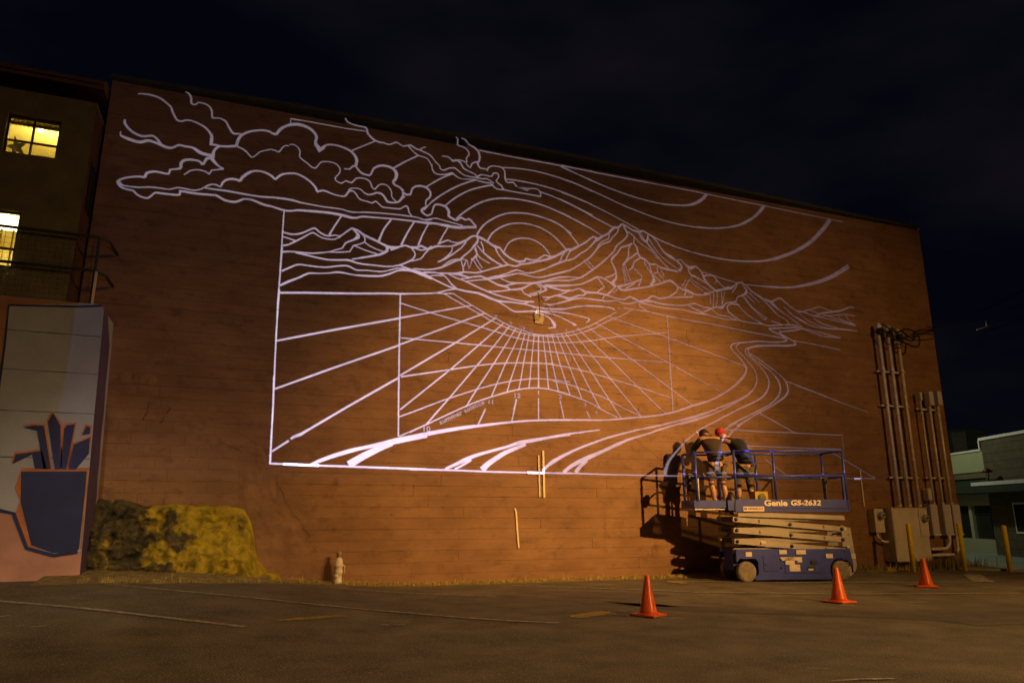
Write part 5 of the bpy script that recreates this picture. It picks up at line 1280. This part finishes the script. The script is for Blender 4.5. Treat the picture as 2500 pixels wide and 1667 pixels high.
# scissor stack
def beam(x0, z0, x1, z1, y, th, m, name='scissor_arm', h=.095):
    d = Vector((x1 - x0, z1 - z0)).normalized(); n_ = Vector((-d.y, d.x)) * h / 2; a, b = Vector((x0, z0)) - d * .06, Vector((x1, z1)) + d * .06
    c = .012; P = [a + n_ + d * c, a + n_ * .8, a - n_ * .8, a - n_ + d * c, b - n_ - d * c, b - n_ * .8, b + n_ * .8, b + n_ - d * c]
    return MB().prism([(p.x, p.y) for p in P], lambda x, z: (x, y, z), lambda x, z: (x, y + th, z)).build(name, m, lift)
LV_ = [(.735, .555), (.935, .76), (1.135, .955)]
for k, (zl, zr) in enumerate(LV_):
    for y in (.02, WD - .07):
        near = y < .1
        o = beam(-.11, zl, 2.02, zr, y, .05, m_beigearm)
        if near:
            for x in (-.11, .97, 2.02):
                z = zl + (zr - zl) * (x + .11) / 2.13
                MB().lathe([(.034, 0), (.034, -.012), (.022, -.022), (.02, -.026)], 14, (x, y, z), 'y').build('pivot_pin', m_shade, o)
            for x, hh in ((.34, .02), (1.64, .02)): 
                z = zl + (zr - zl) * (x + .11) / 2.13
                MB().tube([(x, y - .012, z + hh + .01), (x + .012, y - .016, z - .01), (x + .004, y - .012, z - hh - .005)], .006, 6).build('cable_tie', m_dark, o)
    zr2 = LV_[k + 1][1] if k < 2 else 1.155; zl2 = LV_[k - 1][0] if k > 0 else .60
    for y in (.085, WD - .135): beam(-.11, zl if k == 0 else zl, 2.02, zr2 if k < 2 else 1.155, y, .05, m_beigearm, 'inner_scissor_arm') if False else beam(-.11, zl2 if k else .56, 2.02, zr + (.0), y, .05, m_beigearm, 'inner_scissor_arm')
for y in (.085, WD - .135): beam(-.08, 1.135, 2.06, 1.165, y, .05, m_beigearm, 'inner_scissor_arm')
beam(.0, 1.235, 2.05, 1.165, .03, .04, m_beigearm, 'scissor_arm', .085)
for x in (-.11, .97, 2.02):
    for k, (zl, zr) in enumerate(LV_):
        z = zl + (zr - zl) * (x + .11) / 2.13; MB().tube([(x, .03, z), (x, WD - .03, z)], .024, 10).build('cross_shaft', m_shade, lift)
MB().tube([(.3, WD / 2, .62), (1.5, WD / 2, 1.02)], .05, 12).build('lift_cylinder', m_shade, lift)
# ladder plates at the right end
ld = empty('entry_ladder', (2.0, 0, 0)); ld.parent = lift
pp = [(.05, 1.03), (.24, .97), (.29, .32), (.28, .22), (.16, .08), (.05, .10), (.16, .3), (.14, .62), (.04, .62)]
for y in (.12, WD - .16): MB().prism(pp, lambda x, z: (x + .02, y, z), lambda x, z: (x + .02, y + .03, z)).build('side_plate', m_beigearm, ld)
for z in (.35, .6, .85): MB().tube([(.2, .12, z), (.2, WD - .13, z)], .016, 8).build('rung', m_shade, ld)
# platform
pf = lift
MB().prism([(-.12, 1.27), (2.20, 1.29), (2.20, 1.51), (-.10, 1.51)], lambda x, z: (x, 0, z), lambda x, z: (x, .03, z)).build('platform_side', m_blue, pf)
MB().prism([(-.12, 1.27), (2.20, 1.29), (2.20, 1.51), (-.10, 1.51)], lambda x, z: (x, WD - .03, z), lambda x, z: (x, WD, z)).build('platform_side', m_blue, pf)
MB().box(2.17, 2.22, 0, WD, 1.29, 1.51, .004).build('platform_end', m_blue, pf)
MB().box(.62, 2.16, -.008, 0, 1.335, 1.35, .003).build('side_groove', m_dark, pf); MB().box(-.11, 2.21, -.006, 0, 1.275, 1.305, .002).build('lower_flange', m_blue, pf)
MB().box(-.1, 2.19, .03, WD - .03, 1.29, 1.33).build('deck', m_steel, pf)
ex = empty('extension_deck', (0, 0, 0)); ex.parent = lift
MB().box(-.88, -.12, .06, .09, 1.345, 1.49, .003).build('toe_board', m_blue, ex); MB().box(-.88, -.12, WD - .09, WD - .06, 1.345, 1.49, .003).build('toe_board', m_blue, ex); MB().box(-.905, -.875, .06, WD - .06, 1.33, 1.49, .003).build('toe_board', m_blue, ex)
MB().box(-.88, -.1, .09, WD - .09, 1.31, 1.345).build('deck', m_steel, ex)
MB().box(-.25, -.12, .02, .1, 1.30, 1.49, .004).build('slide_housing', m_blue, ex)
RT = .021
def rail_(pts, r=RT, name='guard_rail', parent=lift): return MB().tube(pts, r, 10).build(name, m_blue, parent)
ZT, ZM = 2.44, 1.945
rail_([(-.06, .02, ZT - .02), (2.19, .02, ZT + .015)]); rail_([(-.06, .02, ZM), (2.19, .02, ZM + .02)], .024)
rail_([(-.06, WD - .02, ZT - .02), (2.19, WD - .02, ZT + .01)]); rail_([(-.06, WD - .02, ZM), (2.19, WD - .02, ZM + .01)], .022)
rail_([(2.19, .02, ZT + .01), (2.19, WD - .02, ZT + .01)]); rail_([(2.19, .02, ZM), (2.19, WD - .02, ZM)])
for x, y in ((-.065, .02), (.735, .02), (2.19, .02), (-.065, WD - .02), (.735, WD - .02), (2.19, WD - .02)): rail_([(x, y, 1.49), (x, y, ZT)], .024, 'rail_post')
for x, y in ((-.83, .075), (-.83, WD - .075)): rail_([(x, y, 1.47), (x, y, ZT - .045)], .026, 'rail_post', ex)
for z in (ZT - .045, ZM - .02):
    rail_([(-.83, .075, z), (.15, .075, z)], .02, 'guard_rail', ex); rail_([(-.83, WD - .075, z), (.15, WD - .075, z)], .02, 'guard_rail', ex); rail_([(-.83, .075, z), (-.83, WD - .075, z)], .02, 'guard_rail', ex)
MB().tube([(-.80, .06, 1.5), (-.80, .06, 1.9)], .016, 8).build('pale_pole', m_steel, ex)
MB().box(2.13, 2.20, .01, .06, 1.50, 1.99, .006).build('gate_post', m_blue, lift); MB().box(2.08, 2.13, WD - .25, WD - .15, 1.50, 1.95, .006).build('gate_post', m_shade, lift); MB().box(2.0, 2.2, WD - .22, WD - .18, 1.93, 1.97, .004).build('gate_bar', m_shade, lift)
MB().box(1.72, 2.15, WD - .07, WD - .03, ZT - .03, ZT, .01).build('manual_box', m_dark, lift)
ct = empty('control_box', (0, 0, 0)); ct.parent = lift; MB().box(-.93, -.84, .25, .42, 1.78, 1.98, .02).build('housing', m_dark, ct); MB().tube([(-.93, .28, 1.95), (-1.0, .3, 1.9), (-1.0, .33, 1.8), (-.93, .35, 1.76)], .012, 6).build('handle_hoop', m_dark, ct)
MB().prism([(-.45, 1.36), (-.1, 1.2), (-.1, 1.31), (-.45, 1.33)], lambda x, z: (x, .12, z), lambda x, z: (x, .16, z)).build('deck_brace', m_shade, ex)
# lettering and stickers
side_text('Genie', .47, 1.385, .94, 1.50, -.0085, m_letter, lift, .035)
side_text('GS-2632', 1.0, 1.395, 1.62, 1.50, -.0085, m_letter, lift, .035, .02)
def sticker(x0, x1, z0, z1, y=-.0135, parent=lift): return MB().box(x0, x1, y, y + .0015, z0, z1).build('sticker', m_sticker, parent)
s_ = MB().box(.04, .46, -.009, -.0065, 1.285, 1.375).build('sticker', m_sticker, lift)
m_ink = mat('brown_ink', (.22, .10, .07), .6, .1); m_inko = mat('orange_ink', (.55, .18, .04), .6, .1)
MB().box(.06, .11, -.0098, -.0092, 1.315, 1.35).build('printed_mark', m_ink, s_)
for k in range(10): MB().box(.14 + k * .03, .160 + k * .03, -.0098, -.0092, 1.318, 1.348 + (.006 if k % 2 else 0)).build('printed_mark', m_ink if k < 6 else m_inko, s_)
for q in ((.02, .14, .46, .54), (.69, .84, .50, .575), (1.03, 1.22, .495, .575), (.80, .98, .31, .44), (1.62, 1.76, .42, .50)): sticker(*q)
sticker(.70, 1.13, .385, .445); sticker(1.04, 1.13, .35, .386); sticker(.87, 1.08, .19, .31)
sticker(.32, .46, .69, .745, .018); 
MB().box(2.215, 2.30, .105, .115, .40, .49).build('sticker', m_sticker, lift); MB().box(2.10, 2.16, .105, .115, .93, .975).build('sticker', m_sticker, lift); MB().box(2.14, 2.20, .105, .115, .60, .64).build('sticker', m_sticker, lift)
bx_ = empty('toe_box', (.50, .35, 1.33)); bx_.parent = lift; bpy.data.objects.remove(bx_)
yb = empty('supply_box', Vector(LORG) + Matrix.Rotation(LROT, 3, 'Z') @ Vector((.50, .25, 1.332)), LROT + .05, 'small yellow printed box sitting on the lift platform beside the right worker', 'box')
MB().box(-.135, .135, -.1, .1, 0, .33, .004).build('carton', mat('yellow_carton', (.55, .38, .06), .7, .2, 9), yb)
MB().lathe([(.09, 0), (.09, .003)], 20, (0, -.1035, .2), 'y').build('printed_emblem', mat('olive_print', (.20, .20, .06), .7, .2), yb)
bg_ = empty('tool_bag', Vector(LORG) + Matrix.Rotation(LROT, 3, 'Z') @ Vector((-.04, .35, 1.332)), LROT, 'dark slumped bag on the platform between the two workers', 'bag')
MB().lathe([(.10, 0), (.12, .06), (.11, .16), (.07, .27), (.03, .32), (.01, .33)], 14).build('bag_body', m_dark, bg_)
ic = empty('paint_tray', Vector(LORG) + Matrix.Rotation(LROT, 3, 'Z') @ Vector((.69, .4, 1.332)), LROT, 'small dark tray on the platform right of the yellow box', 'tray')
MB().box(-.08, .08, -.05, .05, 0, .2, .02).build('tray_body', m_dark, ic)

# ------------------------------------------------------------------ people
def skin(name, pts, edges, m, parent, sub=2):
    me = bpy.data.meshes.new(name); ids = list(pts); me.from_pydata([pts[k][0] for k in ids], [(ids.index(a), ids.index(b)) for a, b in edges], [])
    o = bpy.data.objects.new(name, me); COL.objects.link(o)
    md = o.modifiers.new('s', 'SKIN'); md.use_smooth_shade = True; md.branch_smoothing = .6
    for k, v in enumerate(me.skin_vertices[0].data):
        r_ = pts[ids[k]][1]; v.radius = r_ if isinstance(r_, tuple) else (r_, r_); v.use_root = (k == 0)
    o.modifiers.new('u', 'SUBSURF').levels = sub; o.modifiers['u'].render_levels = sub
    dg = bpy.context.evaluated_depsgraph_get(); dg.update(); m2 = bpy.data.meshes.new_from_object(o.evaluated_get(dg)); m2.name = name
    bpy.data.objects.remove(o); m2.materials.clear(); m2.materials.append(m)
    for p in m2.polygons: p.use_smooth = True
    o = bpy.data.objects.new(name, m2); COL.objects.link(o); o.parent = parent; return o
def hand(pts, edges, key, wrist, d, up, s=1.0, curl=.5):
    """palm and five bent fingers rooted at the wrist"""
    w_ = Vector(wrist); d = Vector(d).normalized(); up = Vector(up).normalized(); sd = d.cross(up).normalized()
    pm = w_ + d * .055 * s; pts[key + 'p'] = (pm, .026 * s); edges.append((key, key + 'p'))
    for i, (off, ln) in enumerate(((-.03, .075), (-.010, .085), (.010, .08), (.029, .06))):
        a = pm + d * .035 * s + sd * off * s; b = a + (d * (1 - curl * .4) - up * curl * .5).normalized() * ln * .55 * s; c = b + (d * (1 - curl) - up * curl).normalized() * ln * .5 * s
        for nm, q, r_ in (('a', a, .0095), ('b', b, .009), ('c', c, .0075)): pts[f'{key}{i}{nm}'] = (q, r_ * s)
        edges += [(key + 'p', f'{key}{i}a'), (f'{key}{i}a', f'{key}{i}b'), (f'{key}{i}b', f'{key}{i}c')]
    a = w_ + d * .03 * s - sd * .035 * s; b = a + (d - sd * .8 - up * .2).normalized() * .045 * s
    pts[key + 't'] = (a, .011 * s); pts[key + 'u'] = (b, .009 * s); edges += [(key + 'p', key + 't'), (key + 't', key + 'u')]

m_plaid = bpy.data.materials.new('dark_plaid_cloth'); m_plaid.use_nodes = True; t = m_plaid.node_tree; b = t.nodes['Principled BSDF']; b.inputs['Roughness'].default_value = .95
tco = N(t, 'ShaderNodeTexCoord'); ck = N(t, 'ShaderNodeTexBrick'); ck.inputs['Scale'].default_value = 14; ck.offset = 0; ck.inputs['Color1'].default_value = (.022, .016, .012, 1); ck.inputs['Color2'].default_value = (.032, .024, .016, 1); ck.inputs['Mortar'].default_value = (.075, .05, .03, 1); ck.inputs['Mortar Size'].default_value = .06
mpx = N(t, 'ShaderNodeMapping'); mpx.inputs['Rotation'].default_value = (PI / 2, 0, 0); t.links.new(tco.outputs['Object'], mpx.inputs[0]); t.links.new(mpx.outputs[0], ck.inputs['Vector']); t.links.new(ck.outputs['Color'], b.inputs['Base Color'])
m_khaki = mat('khaki_shorts_cloth', (.17, .125, .075), .95, .25, 18, .004, 40); m_vest = mat('dark_jacket_cloth', (.022, .024, .022), .95, .2, 10, .004, 40)
m_camo = mat('mottled_trousers', (.15, .12, .06), .95, .35, 26, col2=(.05, .045, .03)); m_red = mat('red_cap_cloth', (.55, .045, .02), .8, .2, 8); m_hair = mat('dark_hair', (.02, .015, .012), .8, .2, 30); m_belt = mat('belt_leather', (.02, .018, .018), .6, .1)
m_ochre = mat('ochre_shirt_sleeve', (.34, .20, .04), .9, .15, 10); m_shoe = mat('dark_shoe', (.05, .04, .035), .7, .1)
def person(loc, label):
    return empty('person', Vector(LORG) + Matrix.Rotation(LROT, 3, 'Z') @ Vector(loc), LROT, label, 'person')
# left worker: local origin between the feet, y toward the wall
p1 = person((-.28, .38, 1.33), 'person in dark plaid jacket and khaki shorts leaning forward, left on the lift')
P = {'pel': ((0, .0, .94), .09), 'wst': ((-.01, .05, 1.10), (.08, .11)), 'chs': ((-.01, .16, 1.30), (.10, .13)), 'nek': ((-.01, .27, 1.43), .06), 'hd0': ((-.02, .36, 1.47), .075), 'hd1': ((-.03, .45, 1.47), .095), 'hd2': ((-.03, .52, 1.43), .07),
     'shl': ((-.20, .20, 1.39), .065), 'ell': ((-.29, .40, 1.18), .043), 'wrl': ((-.18, .62, 1.22), .03), 'shr': ((.17, .20, 1.39), .065), 'elr': ((.24, .42, 1.22), .043), 'wrr': ((.12, .64, 1.30), .03),
     'hpl': ((-.095, .01, .86), .06), 'knl': ((-.115, .03, .49), .058), 'cal': ((-.10, -.01, .34), .060), 'anl': ((-.06, .0, .09), .036), 'tol': ((-.06, .15, .03), .032),
     'hpr': ((.095, .01, .86), .06), 'knr': ((.125, .03, .49), .058), 'car': ((.14, -.01, .34), .060), 'anr': ((.165, .0, .09), .036), 'tor': ((.17, .15, .03), .032)}
E_ = [('pel', 'wst'), ('wst', 'chs'), ('chs', 'nek'), ('nek', 'hd0'), ('hd0', 'hd1'), ('hd1', 'hd2'), ('chs', 'shl'), ('shl', 'ell'), ('ell', 'wrl'), ('chs', 'shr'), ('shr', 'elr'), ('elr', 'wrr'),
      ('pel', 'hpl'), ('hpl', 'knl'), ('knl', 'cal'), ('cal', 'anl'), ('anl', 'tol'), ('pel', 'hpr'), ('hpr', 'knr'), ('knr', 'car'), ('car', 'anr'), ('anr', 'tor')]
P_ = dict(P); Eh = list(E_); hand(P_, Eh, 'wrl', P['wrl'][0], (.2, 1, .1), (0, 0, 1)); hand(P_, Eh, 'wrr', P['wrr'][0], (-.2, 1, .1), (0, 0, 1))
skin('body', P_, Eh, m_skin, p1)
J = {'z': ((0, -.01, .90), (.172, .195)), 'a': ((0, .0, .98), (.170, .195)), 'b': ((-.01, .04, 1.10), (.155, .205)), 'c': ((-.01, .15, 1.28), (.155, .225)), 'd': ((-.01, .24, 1.39), (.10, .13)), 'sl': ((-.20, .20, 1.37), .085), 'el': ((-.30, .40, 1.17), .065), 'wl': ((-.20, .59, 1.21), .045), 'sr': ((.18, .20, 1.37), .085), 'er': ((.25, .42, 1.21), .065), 'wr': ((.13, .61, 1.29), .045)}
skin('plaid_jacket', J, [('z', 'a'), ('a', 'b'), ('b', 'c'), ('c', 'd'), ('c', 'sl'), ('sl', 'el'), ('el', 'wl'), ('c', 'sr'), ('sr', 'er'), ('er', 'wr')], m_plaid, p1)
J = {'a': ((0, .0, .93), (.150, .175)), 'l1': ((-.10, .01, .82), .115), 'l2': ((-.12, .02, .62), .098), 'l3': ((-.125, .03, .52), .092), 'r1': ((.10, .01, .82), .115), 'r2': ((.12, .02, .62), .098), 'r3': ((.13, .03, .52), .092)}
skin('khaki_shorts', J, [('a', 'l1'), ('l1', 'l2'), ('l2', 'l3'), ('a', 'r1'), ('r1', 'r2'), ('r2', 'r3')], m_khaki, p1)
o = MB().lathe([(.02, .105), (.07, .09), (.098, .04), (.104, -.02), (.09, -.06), (.05, -.08)], 20).build('cap', m_hair, p1); o.location = (-.03, .44, 1.50); o.rotation_euler = (RAD(-55), 0, 0)
for sx_ in (-.06, .165):
    skin('shoe', {'a': ((sx_, -.06, .045), .045), 'b': ((sx_, .05, .045), .045), 'c': ((sx_, .17, .035), .040)}, [('a', 'b'), ('b', 'c')], m_shoe, p1, 1)
# right worker, bent further over to the left with a raised arm
p2 = person((.32, .46, 1.33), 'person in red cap and dark jacket bending to the wall, right on the lift')
P = {'pel': ((.04, .0, .90), .09), 'wst': ((.03, .06, 1.08), (.08, .11)), 'chs': ((-.05, .18, 1.28), (.10, .12)), 'nek': ((-.16, .28, 1.40), .06), 'hd0': ((-.22, .34, 1.45), .075), 'hd1': ((-.28, .40, 1.50), .092), 'hd2': ((-.33, .46, 1.48), .07),
     'shl': ((-.20, .22, 1.36), .062), 'ell': ((-.38, .42, 1.40), .042), 'wrl': ((-.50, .56, 1.52), .03), 'shr': ((.09, .14, 1.34), .065), 'elr': ((.16, .30, 1.10), .043), 'wrr': ((.02, .52, 1.14), .03),
     'hpl': ((-.05, .01, .84), .06), 'knl': ((-.13, .05, .50), .058), 'cal': ((-.13, .0, .34), .060), 'anl': ((-.13, .0, .09), .036), 'tol': ((-.15, .15, .03), .032),
     'hpr': ((.12, .01, .84), .06), 'knr': ((.12, .05, .50), .058), 'car': ((.14, .0, .34), .060), 'anr': ((.18, .0, .09), .036), 'tor': ((.18, .15, .03), .032)}
P_ = dict(P); Eh = list(E_); hand(P_, Eh, 'wrl', P['wrl'][0], (-.6, .8, .3), (0, 0, 1)); hand(P_, Eh, 'wrr', P['wrr'][0], (-.3, 1, .1), (0, 0, 1))
skin('body', P_, Eh, m_skin, p2)
J = {'z': ((.05, -.01, .86), (.165, .185)), 'a': ((.05, .0, .93), (.165, .185)), 'b': ((.04, .05, 1.08), (.155, .19)), 'c': ((-.04, .17, 1.27), (.155, .20)), 'd': ((-.12, .25, 1.37), (.10, .12)), 'sl': ((-.19, .22, 1.36), .08), 'el': ((-.36, .41, 1.39), .055), 'sr': ((.09, .15, 1.32), .088), 'er': ((.15, .24, 1.18), .07)}
skin('dark_jacket', J, [('z', 'a'), ('a', 'b'), ('b', 'c'), ('c', 'd'), ('c', 'sl'), ('sl', 'el'), ('c', 'sr'), ('sr', 'er')], m_vest, p2)
skin('ochre_sleeve', {'a': ((.15, .22, 1.20), .066), 'b': ((.185, .24, 1.10), .068), 'c': ((.15, .34, 1.08), .055)}, [('a', 'b'), ('b', 'c')], m_ochre, p2)
J = {'a': ((.04, .0, .92), (.145, .165)), 'l1': ((-.05, .01, .82), .11), 'l2': ((-.12, .04, .52), .08), 'l3': ((-.13, .01, .14), .065), 'r1': ((.13, .01, .82), .115), 'r2': ((.13, .04, .52), .085), 'r3': ((.18, .01, .14), .068)}
skin('mottled_trousers', J, [('a', 'l1'), ('l1', 'l2'), ('l2', 'l3'), ('a', 'r1'), ('r1', 'r2'), ('r2', 'r3')], m_camo, p2)
o = MB().lathe([(.02, .108), (.07, .092), (.098, .04), (.105, -.02), (.095, -.06)], 20).build('red_cap', m_red, p2); o.location = (-.27, .38, 1.535); o.rotation_euler = (RAD(-20), RAD(-25), 0)
skin('red_glove_cuff', {'a': ((-.40, .44, 1.42), .045), 'b': ((-.49, .55, 1.505), .036)}, [('a', 'b')], m_red, p2, 1)
for sx_ in (-.13, .18):
    skin('shoe', {'a': ((sx_, -.06, .045), .045), 'b': ((sx_, .05, .045), .045), 'c': ((sx_, .17, .035), .040)}, [('a', 'b'), ('b', 'c')], m_shoe, p2, 1)
mk = empty('marker_pen', Vector(LORG) + Matrix.Rotation(LROT, 3, 'Z') @ Vector((-.30, 1.12, 2.88)), LROT, 'small pen in the raised hand of the worker in the red cap', 'pen')
MB().tube([(0, 0, -.04), (-.03, .06, .06)], .009, 8).build('pen_body', m_letter, mk)
